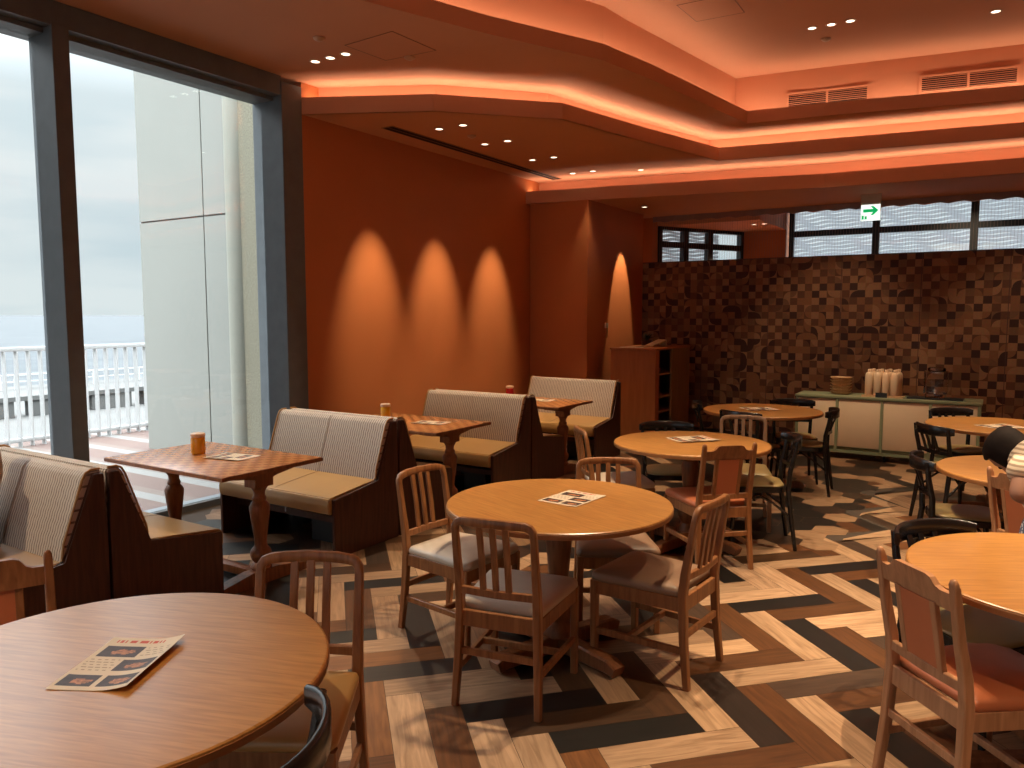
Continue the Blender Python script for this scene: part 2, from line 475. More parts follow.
def pad(bm, poly, z0, z1, dome=0.012):
    """upholstered cushion over a plan outline"""
    cx = sum(p[0] for p in poly) / len(poly); cy = sum(p[1] for p in poly) / len(poly)
    h = z1 - z0
    rings = []
    for s, z in ((0.96, z0), (1.0, z0 + 0.25 * h), (1.0, z0 + 0.55 * h), (0.975, z0 + 0.85 * h), (0.92, z1), (0.7, z1 + dome * 0.6), (0.4, z1 + dome * 0.92), (0.12, z1 + dome)):
        rings.append([(cx + (x - cx) * s, cy + (y - cy) * s, z) for x, y in poly])
    loft(bm, rings)

def obj(name, bm, mat, parent=None, smooth=True, ang=40, loc=None):
    bmesh.ops.remove_doubles(bm, verts=bm.verts, dist=1e-6)
    bmesh.ops.recalc_face_normals(bm, faces=bm.faces)
    me = bpy.data.meshes.new(name)
    bm.to_mesh(me); bm.free()
    mats = mat if isinstance(mat, (list, tuple)) else [mat]
    for m in mats:
        me.materials.append(M[m] if isinstance(m, str) else m)
    if smooth:
        for p in me.polygons: p.use_smooth = True
        try: me.set_sharp_from_angle(angle=R(ang))
        except Exception: pass
    o = bpy.data.objects.new(name, me)
    COL.objects.link(o)
    if parent is not None: o.parent = parent
    if loc is not None: o.location = loc
    return o

def part(name, mat, parent, fn, *a, **k):
    bm = bmesh.new(); fn(bm, *a, **k)
    return obj(name, bm, mat, parent)

def tag(o, label, cat, group=None, kind=None):
    o['label'] = label; o['category'] = cat
    if group: o['group'] = group
    if kind: o['kind'] = kind
    return o

def thing(name, label, cat, loc=(0, 0, 0), rz=0.0, group=None):
    o = bpy.data.objects.new(name, None); COL.objects.link(o)
    o.empty_display_size = 0.1
    o.location = loc; o.rotation_euler = (0, 0, rz)
    return tag(o, label, cat, group)

def struct(name, bm, mat, smooth=False):
    o = obj(name, bm, mat, None, smooth)
    o['kind'] = 'structure'
    return o

def dup(root, loc, rz, label):
    """copy a thing with its parts and sub-parts"""
    r = root.copy(); COL.objects.link(r)
    r.location = loc; r.rotation_euler = (0, 0, rz); r['label'] = label
    for ch in root.children:
        c = ch.copy(); COL.objects.link(c); c.parent = r
        for g in ch.children:
            d = g.copy(); COL.objects.link(d); d.parent = c
    return r

def place(proto, spots, build):
    """first spot builds the prototype, the rest copy it"""
    for (x, y, rz, label) in spots:
        if proto is None:
            proto = build(label); proto.location = (x, y, 0); proto.rotation_euler = (0, 0, R(rz))
        else:
            dup(proto, (x, y, 0), R(rz), label)
    return proto

# ================================================================== the room shell
XW = -5.5            # plane of the left wall and window line
# ---- floor: 45 degree herringbone, and a field of hexagons further back
def hex_zone(x, y):
    if x < -4.4 and y > 3.7: return True
    return x < -0.9 and x > -2.85 and (y - x) > 6.72 and y > 3.9

rng = random.Random(11)
PAL = [(0.66, 0.53, 0.41), (0.66, 0.53, 0.41), (0.58, 0.46, 0.35), (0.34, 0.205, 0.105), (0.38, 0.235, 0.125),
       (0.26, 0.195, 0.15), (0.088, 0.070, 0.060), (0.10, 0.08, 0.066), (0.50, 0.38, 0.27)]
LT, MB_, BR, GR, DK = (0.67, 0.54, 0.42), (0.58, 0.46, 0.355), (0.35, 0.215, 0.112), (0.26, 0.195, 0.15), (0.092, 0.074, 0.062)
OL, YB, CH = (0.27, 0.175, 0.10), (0.47, 0.30, 0.16), (0.16, 0.125, 0.105)
# boards given a set colour, by (row, column) of the herringbone
BOARD_A = {(-6,-1): DK, (-7,-1): MB_, (-8,-1): OL, (-5,-1): MB_, (-4,-1): OL, (-3,-1): LT, (-1,-2): DK, (0,-2): MB_, (1,-2): YB, (2,-2): CH, (3,-2): MB_, (4,-2): MB_, (5,-2): DK, (6,-2): OL, (7,-2): DK, (8,-2): LT, (9,-2): BR, (10,-2): LT, (-3,0): MB_, (-2,0): LT, (-1,0): LT, (0,0): DK, (1,0): BR, (2,0): LT, (3,0): LT, (4,0): GR, (-4,1): LT, (-5,1): OL, (-3,1): DK, (-2,1): BR, (-1,1): LT, (0,-1): MB_, (1,-1): OL, (2,-1): MB_, (3,-1): LT, (4,-1): BR, (5,-1): LT, (6,-1): GR, (7,-1): BR, (8,-1): LT, (9,-1): OL, (-7,2): LT}
BOARD_B = {(-7,-1): MB_, (-6,-1): BR, (-5,-1): MB_, (-4,-1): CH, (-3,-1): MB_, (-2,-1): MB_, (-1,-1): DK, (0,-1): OL, (1,-2): LT, (2,-2): YB, (3,-2): LT, (4,-2): BR, (5,-2): LT, (6,-2): LT, (7,-2): YB, (8,-2): LT, (-7,1): DK, (-6,1): LT, (-5,1): LT, (-4,1): BR, (-3,1): LT, (-2,1): DK, (-5,0): MB_, (-4,0): DK, (-3,0): OL, (-2,0): GR, (-1,0): BR, (0,0): LT, (1,0): DK, (2,0): BR, (3,0): GR, (1,-1): MB_, (2,-1): OL, (3,-1): LT, (4,-1): CH, (5,-1): BR, (6,-1): LT, (7,-1): DK, (8,-1): BR, (-8,2): LT, (-7,2): GR, (-6,2): LT}
def floor():
    w = 1.0; g = 0.0075
    P0, Q0 = 0.0, 0.0
    s2 = math.sqrt(0.5)
    bm = bmesh.new()
    cl = bm.loops.layers.color.new('board'); uvl = bm.loops.layers.uv.new('grain')
    def tile(poly, col, axis):
        vs = [bm.verts.new((x, y, 0.0)) for x, y in poly]
        f = bm.faces.new(vs)
        ou, ov = rng.uniform(0, 50), rng.uniform(0, 50)
        for lp in f.loops:
            x, y = lp.vert.co.x, lp.vert.co.y
            u = x * axis[0] + y * axis[1]; v = -x * axis[1] + y * axis[0]
            lp[uvl].uv = (u + ou, v + ov); lp[cl] = (*col, 1)
    def pq(a, b):
        p = 2.14445 + 0.15236 * a + 0.001232 * b; q = -3.91193 - 0.004595 * a + 0.151205 * b
        return ((p + q) * s2, (p - q) * s2)
    X0, X1, Y0, Y1 = -5.72, 4.6, -2.2, 12.9
    ids = {}
    for k in range(-110, 110):
        for n in range(-14, 14):
            # A boards run along p
            p0 = P0 + (k + 8 * n) * w; q0 = Q0 + k * w
            for kind in 'AB':
                if kind == 'A':
                    r = (p0 + g, p0 + 4 * w - g, q0 + g, q0 + w - g); ax = (s2, s2)
                else:
                    r = (p0 + g, p0 + w - g, q0 + w + g, q0 + 5 * w - g); ax = (s2, -s2)
                poly = [pq(r[0], r[2]), pq(r[1], r[2]), pq(r[1], r[3]), pq(r[0], r[3])]
                cx = sum(v[0] for v in poly) / 4; cy = sum(v[1] for v in poly) / 4
                if not (X0 < cx < X1 and Y0 < cy < Y1): continue
                if cx < X0 + 0.3: continue
                if cx > -0.9 and cx < 0.0 and min(v[0] for v in poly) < -0.9 and cy > 6.0:
                    poly = [(max(v[0], -0.9), v[1]) for v in poly]
                col = (BOARD_A if kind == 'A' else BOARD_B).get((k, n)) or PAL[rng.randrange(len(PAL))]
                j = rng.uniform(0.9, 1.08)
                tile(poly, [c * j for c in col], ax)
    # hexagons
    a = 0.255; rr = a / math.sqrt(3)
    hp = [(0.60, 0.475, 0.36), (0.55, 0.42, 0.31), (0.60, 0.475, 0.36), (0.10, 0.075, 0.06), (0.20, 0.14, 0.098), (0.09, 0.07, 0.057), (0.145, 0.104, 0.075)]
    for j in range(-6, 50):
        for i in range(-30, 14):
            cx = -1.02 + i * a + (a / 2 if j % 2 else 0); cy = 3.55 + j * a * 0.8660
            inz = hex_zone(cx, cy)
            if cx > -5.4 and cx < 4 and cy < 12.4 and (inz or (cy > 8.5)):
                poly = [(cx + (rr - 0.0015) * math.cos(R(30 + 60 * t)), cy + (rr - 0.0015) * math.sin(R(30 + 60 * t))) for t in range(6)]
                if cy < 8.5: poly = [(min(x, -0.903), y) for x, y in poly]
                vs = [bm.verts.new((x, y, 0.0007)) for x, y in poly]
                f = bm.faces.new(vs); col = hp[rng.randrange(len(hp))]
                j2 = rng.uniform(0.92, 1.06); ou = rng.uniform(0, 40)
                for lp in f.loops:
                    lp[uvl].uv = (lp.vert.co.x + ou, lp.vert.co.y + ou); lp[cl] = (*[c * j2 for c in col], 1)
    o = obj('floor', bm, 'plank', None, False); o['kind'] = 'structure'
    bm = bmesh.new(); box2(bm, (-5.82, -4.7, -0.12), (4.7, 14.2, -0.0012))
    s = struct('floor_slab', bm, 'floorbase')
floor()

# ---- walls
bm = bmesh.new(); box2(bm, (XW - 0.2, 5.09, 0), (XW, 11.1, 4.0)); struct('wall_left', bm, 'paint')
bm = bmesh.new()
prism_z(bm, [(-5.49, 9.15), (-4.61, 9.15), (-4.61, 11.0), (-5.49, 11.0)], 0, 3.149)
struct('wall_return', bm, 'paint')
bm = bmesh.new(); box2(bm, (4.6, -4.6, 0), (4.8, 13.4, 4.2)); struct('wall_right', bm, 'paint')
bm = bmesh.new(); box2(bm, (1.2, -4.7, 0), (4.8, -4.5, 4.2)); box2(bm, (-5.9, -4.7, 3.3), (1.2, -4.5, 4.2)); struct('wall_rear', bm, 'paint')
bm = bmesh.new()
for x in (-5.86, -3.5, -1.15, 1.12): box2(bm, (x, -4.68, 0), (x + 0.1, -4.52, 3.3))
box2(bm, (-5.86, -4.68, -0.02), (1.2, -4.52, 0.06)); w4 = struct('window_rear_added', bm, 'darkframe')  # unseen rear glazing, added to let in more daylight fill
bm = bmesh.new(); box2(bm, (-5.8, -4.606, 0.06), (1.15, -4.594, 3.3)); obj('pane', bm, 'glass', w4, False)
# far room seen over the partition: back wall with a window band, side wall with windows
bm = bmesh.new()
box2(bm, (-3.72, 13.0, 0), (-2.98, 13.2, 3.6))
box2(bm, (-2.98, 13.0, 0), (4.7, 13.2, 2.3))
struct('wall_back', bm, 'paint')
bm = bmesh.new()
box2(bm, (-5.4, 11.40, 0), (-4.545, 11.47, 3.6))
prism_z(bm, [(-4.545, 11.46), (-3.715, 13.0), (-3.82, 13.06), (-4.65, 11.52)], 0, 2.3)
struct('wall_far_left', bm, 'paint')

# ---- stepped ceiling
LIP1 = [(-5.5, 5.08), (-4.40, 5.64), (-3.56, 6.52), (-3.28, 7.8), (-2.92, 9.22), (-2.03, 9.36), (0.11, 9.69), (4.6, 10.38)]
BACK1 = [(-5.5, 5.31), (-4.51, 5.82), (-3.77, 6.62), (-3.52, 7.85), (-3.10, 9.40), (-1.81, 9.59), (0.11, 9.91), (4.6, 10.60)]
LIP2 = [(-5.5, 9.05), (-4.4, 9.24), (-2.53, 9.62), (-1.83, 9.79), (0.14, 9.93), (4.6, 10.25)]
BACK2 = [(-5.5, 9.42), (-4.27, 9.72), (-2.50, 10.01), (-1.91, 10.10), (0.13, 10.27), (4.6, 10.6)]
COFFER = [(-4.05, 2.6), (-3.75, 4.03), (-3.38, 5.0), (-2.91, 6.01), (-2.77, 6.71), (-2.48, 8.81), (-1.69, 8.91), (0.1, 9.29), (3.4, 9.95), (3.4, -1.5), (-4.05, -1.5)]
FASC = [(-4.25, 2.6), (-3.95, 4.05), (-3.58, 5.08), (-3.07, 6.36), (-3.03, 6.76), (-2.69, 9.06), (-1.75, 9.17), (0.07, 9.47), (3.6, 10.06), (3.6, -1.7), (-4.25, -1.7)]
Z1, Z0, ZB, ZC = 3.77, 3.48, 3.15, 4.35
def vstrip(bm, path, z0, z1, closed=False):
    loft(bm, [[(x, y, z0) for x, y in path], [(x, y, z1) for x, y in path]], closed=closed, cap=False)
def wall_strip(bm, path, z0, z1, d, closed=False):
    """thin upstand standing on path, thickness d to the left-hand side normal"""
    out = []
    n = len(path)
    for i, p in enumerate(path):
        a = path[i - 1] if (i > 0 or closed) else p
        b = path[(i + 1) % n] if (i < n - 1 or closed) else p
        t = Vector((b[0] - a[0], b[1] - a[1])).normalized()
        out.append((p[0] - t.y * d, p[1] + t.x * d))
    rings = [[(x, y, z0) for x, y in path], [(x, y, z1) for x, y in path], [(x, y, z1) for x, y in out], [(x, y, z0) for x, y in out]]
    loft(bm, rings, closed=closed, cap=False, loop=True)
def fill(bm, outer, holes, z):
    es = []
    for lp in [outer] + holes:
        vs = [bm.verts.new((x, y, z)) for x, y in lp]
        es += [bm.edges.new((vs[i], vs[(i + 1) % len(vs)])) for i in range(len(vs))]
    bmesh.ops.triangle_fill(bm, use_beauty=True, use_dissolve=False, edges=es)

bm = bmesh.new(); fill(bm, [(-5.75, -4.6), (4.7, -4.6), (4.7, 10.7), (-5.75, 10.7)], [COFFER], Z1)
struct('ceiling', bm, 'ceil')
bm = bmesh.new(); vstrip(bm, COFFER, Z1, 3.905, True)
struct('trim_1', bm, 'ceil')
bm = bmesh.new()
loft(bm, [[(x, y, 3.79) for x, y in COFFER], [(x, y, 3.79) for x, y in FASC]], closed=True, cap=False)
vstrip(bm, FASC, 3.79, ZC, True)
struct('trim_2', bm, 'fascia')
bm = bmesh.new(); fill(bm, FASC, [], ZC); struct('ceiling_coffer', bm, 'ceil')
# middle level over the booths
bm = bmesh.new()
fill(bm, LIP1 + [(4.6, 10.9), (-5.5, 10.9)], [], Z0)
struct('ceiling_booths', bm, 'ceil')
bm = bmesh.new(); wall_strip(bm, LIP1, Z0, 3.63, 0.025); struct('trim_3', bm, 'ceil')
bm = bmesh.new(); vstrip(bm, BACK1, 3.5, Z1)
loft(bm, [[(x, y, 3.5) for x, y in LIP1], [(x, y, 3.5) for x, y in BACK1]], closed=False, cap=False)
struct('trim_4', bm, 'fascia')
# low level over the partition
bm = bmesh.new(); fill(bm, LIP2 + [(4.6, 11.40), (-5.5, 11.40)], [], ZB); struct('ceiling_low', bm, 'ceil')
bm = bmesh.new(); box2(bm, (-5.5, 11.36, ZB), (4.6, 11.40, 3.62)); box2(bm, (-4.9, 11.36, 3.6), (4.7, 13.2, 3.7)); prism_z(bm, [(-4.6, 11.41), (-2.99, 11.41), (-2.99, 13.05), (-3.75, 13.05)], 3.02, 3.58); struct('ceiling_far', bm, 'ceil')
bm = bmesh.new(); wall_strip(bm, LIP2, ZB, 3.31, 0.025); struct('trim_5', bm, 'ceil')
bm = bmesh.new(); vstrip(bm, BACK2, 3.17, Z0)
loft(bm, [[(x, y, 3.17) for x, y in LIP2], [(x, y, 3.17) for x, y in BACK2]], closed=False, cap=False)
struct('trim_6', bm, 'fascia')
# roof slab above everything keeps the sky out
bm = bmesh.new(); box2(bm, (-5.9, -4.8, 4.5), (4.9, 13.4, 4.6))
box2(bm, (-5.95, -4.8, 3.95), (-5.85, 13.4, 4.5)); box2(bm, (-5.9, 13.1, 3.62), (4.9, 13.3, 4.5))
box2(bm, (-5.95, 5.1, 0), (-5.7, 11.3, 4.5)); box2(bm, (-5.95, 11.0, 3.7), (-4.7, 13.2, 4.5)); struct('ceiling_slab', bm, 'concrete')

def cove_strip(path_a, path_b, z, wpm, f=0.35):
    """LED strip lights lying in a cove, one per straight run"""
    for i in range(len(path_a) - 1):
        a = Vector(path_a[i]).lerp(Vector(path_b[i]), f); b = Vector(path_a[i + 1]).lerp(Vector(path_b[i + 1]), f)
        ln = (b - a).length
        if ln < 0.1: continue
        ld = bpy.data.lights.new('led_strip', 'AREA'); ld.shape = 'RECTANGLE'
        ld.size = ln; ld.size_y = 0.03; ld.energy = wpm * ln; ld.color = LED
        o = bpy.data.objects.new('led_strip', ld); COL.objects.link(o)
        m = (a + b) / 2
        o.location = (m.x, m.y, z)
        o.rotation_euler = (PI, 0, math.atan2(-(b - a).y, (b - a).x) * -1)
cove_strip(LIP1, BACK1, 3.60, COVE, 0.4)
cove_strip(LIP2, BACK2, 3.28, COVE, 0.3)
cove_strip(COFFER, FASC, 3.89, COFFER_COVE, 0.5)

# ---- window wall
bm = bmesh.new()
box2(bm, (-5.88, 4.85, 0), (XW + 0.012, 5.085, 3.72), 0.004)
struct('trim_7', bm, 'darkframe')          # dark column closing the window line
MULL = [2.885, 0.93, -1.02, -2.97]
bm = bmesh.new()
box2(bm, (-5.62, -4.5, 3.60), (XW, 4.86, 3.765))
box2(bm, (-5.86, -4.5, 3.565), (-5.60, 4.86, 3.74))
box2(bm, (-5.86, -4.5, -0.02), (-5.70, 4.86, 0.05))
win = struct('window_1', bm, 'darkframe')
for y in MULL:
    bm = bmesh.new(); box2(bm, (-5.80, y, 0), (XW + 0.005, y + 0.115, 3.62), 0.003)
    obj('mullion', bm, 'darkframe', win, False)
ys = [4.85] + MULL + [-4.5]
for i in range(len(ys) - 1):
    bm = bmesh.new(); box2(bm, (-5.762, ys[i + 1] + (0.08 if i + 1 < len(ys) - 1 else 0), 0.05), (-5.75, ys[i] + 0.03, 3.57))
    obj('pane', bm, 'glass', win, False)

# ---- outside: deck, wall of panels, column, railing, lower quay, sea
bm = bmesh.new(); box2(bm, (-11.2, -12, -0.3), (-5.87, 14, -0.03)); box2(bm, (-5.87, -12, -0.3), (6, -4.72, -0.03)); struct('floor_terrace', bm, 'deck')
YP = 5.68
cl = thing('cladding_wall', 'pale grey panelled wall standing outside the window', 'wall', (-7.9, YP, -0.03))
def clp(name, mat, a, b, bev=0.0):
    bm = bmesh.new(); box2(bm, (a[0] + 7.9, a[1] - YP, a[2] + 0.03), (b[0] + 7.9, b[1] - YP, b[2] + 0.03), bev); return obj(name, bm, mat, cl, False)
clp('backing_board', 'joint', (-9.02, YP + 0.02, -0.03), (-6.72, YP + 0.6, 6.2))
for (xa, xb) in ((-9.02, -7.785), (-7.765, -7.24)):
    for (za, zb) in ((-0.03, 2.77), (2.79, 6.2)):
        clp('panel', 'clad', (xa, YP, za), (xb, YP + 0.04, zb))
bm = bmesh.new(); box2(bm, (-7.0, 5.55, -0.03), (-5.885, 6.4, 6.2)); pb = obj('concrete_pier', bm, 'pebble', None, False)
tag(pb, 'rough pebbled concrete pier beside the dark window column', 'pier')
bm = bmesh.new(); lathe(bm, [(0.125, 0), (0.125, 6.2)], 24)
cp = obj('round_downpipe', bm, 'pipe', None); cp.location = (-7.08, 5.60, -0.03)
tag(cp, 'ivory round pipe running up outside between the panels and the pebbled pier', 'pipe')
cp2 = cp

rl = thing('terrace_railing', 'white metal railing with flat upright bars along the sea', 'railing', (-10.5, 3.0, -0.03))
part('top_rail', 'railwhite', rl, box2, (-0.035, -9.0, 1.22), (0.035, 9.0, 1.275), 0.004)
part('bottom_rail', 'railwhite', rl, box2, (-0.03, -9.0, 0.06), (0.03, 9.0, 0.11), 0.003)
bal0 = None
for k in range(62):
    y = -2.2 + k * 0.145
    if bal0 is None:
        bm = bmesh.new(); box2(bm, (-0.045, -0.0065, 0.0), (0.045, 0.0065, 1.22)); bal0 = obj('baluster', bm, 'railwhite', rl, False); bal0.location = (0, y, 0)
    else:
        c = bal0.copy(); COL.objects.link(c); c.parent = rl; c.location = (0, y, 0)
bm = bmesh.new(); box2(bm, (-66, -90, -5.0), (-11.3, 160, -4.0)); struct('floor_quay', bm, 'concrete')
qr = thing('quay_railing', 'distant white railing on the edge of the lower quay', 'railing', (-63, 30, -4.0))
part('top_rail', 'railwhite', qr, box2, (-0.06, -60, 1.05), (0.06, 60, 1.17))
part('middle_rail', 'railwhite', qr, box2, (-0.05, -60, 0.55), (0.05, 60, 0.63))
b0 = None
for k in range(60):
    y = -8 + k * 1.0
    if b0 is None:
        bm = bmesh.new(); box2(bm, (-0.06, -0.06, 0), (0.06, 0.06, 1.1)); b0 = obj('post', bm, 'railwhite', qr, False); b0.location = (0, y, 0)
    else:
        c = b0.copy(); COL.objects.link(c); c.parent = qr; c.location = (0, y, 0)
qw = thing('quay_wall', 'low grey sea wall in blocks on the lower quay', 'wall', (-46, 28, -4.0))
for k in range(16):
    bm = bmesh.new(); box2(bm, (-0.4, -30 + k * 3.4, 0), (0.4, -27.5 + k * 3.4, 0.9), 0.03); obj('block', bm, 'concrete', qw, False)
part('coping', 'concrete', qw, box2, (-0.5, -31, 0.9), (0.5, 26, 1.15))
bm = bmesh.new(); bmesh.ops.create_grid(bm, x_segments=1, y_segments=1, size=9000)
se = obj('sea', bm, 'sea', None, False); se.location = (-9066, 0, -9.0); tag(se, 'calm pale blue grey sea out to the horizon', 'sea', kind='stuff')

# ---- windows of the far room
def far_window(name, origin, rz, cols, h0, h1, bars):
    """dark-framed window; local x runs along it, wavy louvre blind outside"""
    bm = bmesh.new()
    Wd = cols[-1]
    box2(bm, (0, -0.05, h1 - 0.05), (Wd, 0.05, h1 + 0.06)); box2(bm, (0, -0.05, h0 - 0.05), (Wd, 0.05, h0 + 0.03))
    o = obj(name, bm, 'blackmetal', None, False); o['kind'] = 'structure'
    o.location = origin; o.rotation_euler = (0, 0, rz)
    for i, c in enumerate(cols):
        t = 0.05 if 0 < i < len(cols) - 1 else 0.035
        part('mullion', 'blackmetal', o, box2, (c - t, -0.05, h0), (c + t, 0.05, h1))
    for b in bars:
        part('transom', 'blackmetal', o, box2, (0.0, -0.045, b - 0.045), (Wd, 0.045, b + 0.045))
    part('pane', 'glass', o, box2, (0.02, -0.004, h0), (Wd - 0.02, 0.004, h1))
    return o
w2 = far_window('window_2', (-2.90, 13.05, 0), 0, [0.0, 1.24, 2.53, 3.8, 5.1, 6.4, 7.5], 2.3, 3.55, [2.94])
AX, BX3 = -4.545, -3.715
ANG3 = math.atan2(13.0 - 11.47, BX3 - AX); LEN3 = math.hypot(13.0 - 11.47, BX3 - AX)
w3 = far_window('window_3', (AX, 11.47, 0), ANG3, [0.0, 0.52, 1.04, LEN3], 2.3, 3.02, [2.75])
def blind(name, label, origin, rz, length, h0, h1):
    bl = thing(name, label, 'blind', origin, rz)
    bm = bmesh.new()
    z = h0; k = 0
    while z < h1:
        n = int(length / 0.06)
        rings = []
        for i in range(n + 1):
            x = i * length / n
            dz = 0.012 * math.sin(x * 2 * PI / 0.42 + k * 0.9) + 0.005 * math.sin(x * 9 + k)
            zz = z + dz
            rings.append([(x, -0.006, zz - 0.023), (x, -0.004, zz - 0.023), (x, 0.010, zz + 0.023), (x, 0.008, zz + 0.023)])
        loft(bm, rings); z += 0.056; k += 1
    obj('louvres', bm, 'slatgrey', bl)
    for x in (0.05, length / 2, length - 0.05):
        part('cord', 'white', bl, box2, (x - 0.004, 0.02, h0), (x + 0.004, 0.028, h1))
    return bl
blind('louvre_blind', 'pale blind of wavy slats behind the wide dark framed window over the mosaic partition', (-2.92, 13.22, 0), 0, 7.6, 2.34, 3.52)
blind('louvre_blind', 'pale blind of slats in the narrow dark framed window seen left of the wide one', (AX - 0.12, 11.53, 0), ANG3, LEN3 - 0.35, 2.34, 3.0)

# ---- mosaic partition
pt = thing('mosaic_partition', 'tall partition covered with a brown patchwork of wooden squares', 'partition', (-4.6, 10.98, 0))
part('panel_face', 'mosaic', pt, box2, (0, 0, 0), (9.1, 0.06, 2.425))
part('top_cap', 'mahogany', pt, box2, (0, -0.004, 2.425), (9.1, 0.07, 2.437))
for k in range(1, 10):
    part('joint_strip', 'mahogany', pt, box2, (k * 0.936 - 0.004, -0.0015, 0), (k * 0.936 + 0.004, 0.01, 2.425))
# string curtain
sc_ = thing('string_curtain', 'thin see-through string curtain hanging behind the top of the mosaic partition', 'curtain', (-4.58, 11.32, 0))
bm = bmesh.new()
for k in range(250):
    box2(bm, (k * 0.036, -0.0012, 0.03), (k * 0.036 + 0.0024, 0.0012, 3.09))
o = obj('strings', bm, 'curtain', sc_, False); o['kind'] = 'stuff'
bm = bmesh.new()
loft(bm, [[(i * 0.09, -0.02 + 0.012 * math.sin(i * 1.3), 3.07 + 0.012 * math.sin(i * 2.1)), (i * 0.09, 0.02, 3.07 + 0.012 * math.sin(i * 2.1)), (i * 0.09, 0.02, 3.148), (i * 0.09, -0.02 + 0.012 * math.sin(i * 1.3), 3.148)] for i in range(101)])
obj('heading_tape', bm, 'curtain', sc_)

# ================================================================== ceiling fittings
def spot(loc, aim, energy, size, blend=0.4, col=WARM, rad=0.03):
    ld = bpy.data.lights.new('downlight_beam', 'SPOT'); ld.energy = energy; ld.spot_size = R(size); ld.spot_blend = blend
    ld.color = col; ld.shadow_soft_size = rad
    o = bpy.data.objects.new('downlight_beam', ld); COL.objects.link(o)
    o.location = loc
    d = Vector(aim) - Vector(loc)
    o.rotation_euler = d.to_track_quat('-Z', 'Y').to_euler()
    return o
DL = None
def downlight(x, y, z, label, group):
    global DL
    if DL is None:
        DL = thing('downlight', label, 'ceiling light', (x, y, z), 0, group)
        bm = bmesh.new(); lathe(bm, [(0.036, -0.004), (0.048, -0.006), (0.052, -0.001), (0.052, 0.0), (0.04, 0.0), (0.036, 0.0)], 20, loop=True); obj('trim_ring', bm, 'lamprim', DL)
        bm = bmesh.new(); lathe(bm, [(0.002, -0.0015), (0.037, -0.0015), (0.037, -0.0005), (0.002, -0.0005)], 20); obj('lamp', bm, 'lampglow', DL)
        return DL
    r = dup(DL, (x, y, z), 0, label); r['group'] = group
    return r

# pairs above the booths: grid found at x -4.77 / -4.47
names = ['first from the window', 'second from the window', 'third from the window', 'farthest from the window']
for i, y in enumerate((6.2, 7.0, 8.0, 9.02)):
    downlight(-4.77, y, Z0, 'small round downlight in the booth ceiling beside the wall, %s' % names[i], 'downlights over the booths')
    downlight(-4.48, y, Z0, 'small round downlight in the booth ceiling on the room side, %s' % names[i], 'downlights over the booths')
for y in (5.98, 7.06, 8.2):
    spot((-4.77, y, Z0 - 0.03), (-5.5, y, 1.55), WALLSPOT, 36, 0.95, WARM, 0.01)
for y, k in ((6.2, 0.42), (7.0, 0.42), (8.0, 0.42), (9.02, 0.10)):
    spot((-4.48, y, Z0 - 0.03), (-4.2, y - 0.1, 0), SPOT * k, 62, 0.6)
# trio on the upper ceiling by the window
for x, n in ((-4.96, 'left'), (-4.785, 'middle'), (-4.61, 'right')):
    downlight(x, 4.757, Z1, '%s one of three small downlights near the top of the dark window column' % n, 'downlights by the window')
spot((-4.785, 4.757, Z1 - 0.03), (-4.25, 3.7, 0), SPOT * 0.8, 66, 0.6)
spot((-4.785, 0.857, Z1 - 0.03), (-4.1, 1.7, 0), SPOT * 0.45, 66, 0.6)  # unseen repeat of the trio, added to brighten the left-edge bench
# trio in the coffer, and the unseen ones that light the middle of the room
for x, n in ((-1.63, 'left'), (-1.46, 'middle'), (-1.295, 'right')):
    downlight(x, 7.885, ZC, '%s one of three small downlights in the high recessed ceiling' % n, 'downlights in the recess')
downlight(-0.16, 8.34, ZC, 'single small downlight in the high recessed ceiling near the right edge', 'downlights in the recess')
downlight(-4.26, 10.2, ZB, 'small downlight in the low ceiling above the wooden bookcase', 'downlights over the partition')
for x, n in ((-3.22, 'left'), (-3.07, 'right')):
    downlight(x, 11.97, 3.02, '%s one of two downlights in the far room seen above the mosaic partition' % n, 'downlights in the far room')
spot((-3.5, 12.2, 2.95), (-3.5, 12.7, 0), SPOT * 0.8, 110, 0.8)
spot((-0.5, 12.3, 3.55), (-0.5, 12.4, 0), SPOT * 0.5, 120, 0.8)  # extra lamp without a fitting, added to brighten the far room
downlight(-3.93, 9.27, Z0, 'faint small downlight in the booth ceiling closest to the glowing cove', 'downlights over the booths')
spot((-4.26, 10.2, ZB - 0.03), (-4.60, 10.2, 1.85), WALLSPOT * 0.6, 33, 0.4, WARM, 0.01)
spot((-1.46, 7.885, ZC - 0.03), (-1.9, 10.9, 0.85), SPOT * 0.42, 38, 0.6)  # extra beam from the trio, added to brighten the mosaic partition
spot((0.75, 7.9, ZC - 0.03), (0.3, 10.9, 0.85), SPOT * 0.42, 38, 0.6)  # second added partition beam, with no fitting of its own
spot((-1.46, 7.885, ZC - 0.03), (-1.1, 9.5, 0.45), SPOT * 0.55, 36, 0.6)  # extra beam added to brighten the sideboard and its bottles
for (x, y, e) in ((-1.46, 7.885, SPOT * 0.8), (-1.63, 5.4, SPOT * 0.9), (-1.46, 3.75, SPOT * 1.0), (-1.25, 3.9, SPOT * 0.7), (-1.46, -0.015, SPOT * 0.8),
                  (0.75, 7.6, SPOT_T * 0.9), (0.6, 5.3, SPOT_T * 1.1), (0.7, 3.4, SPOT_T * 1.2), (0.8, 1.0, SPOT_T * 0.8)):
    spot((x, y, ZC - 0.03), (x, y, 0), e, 62, 0.55)

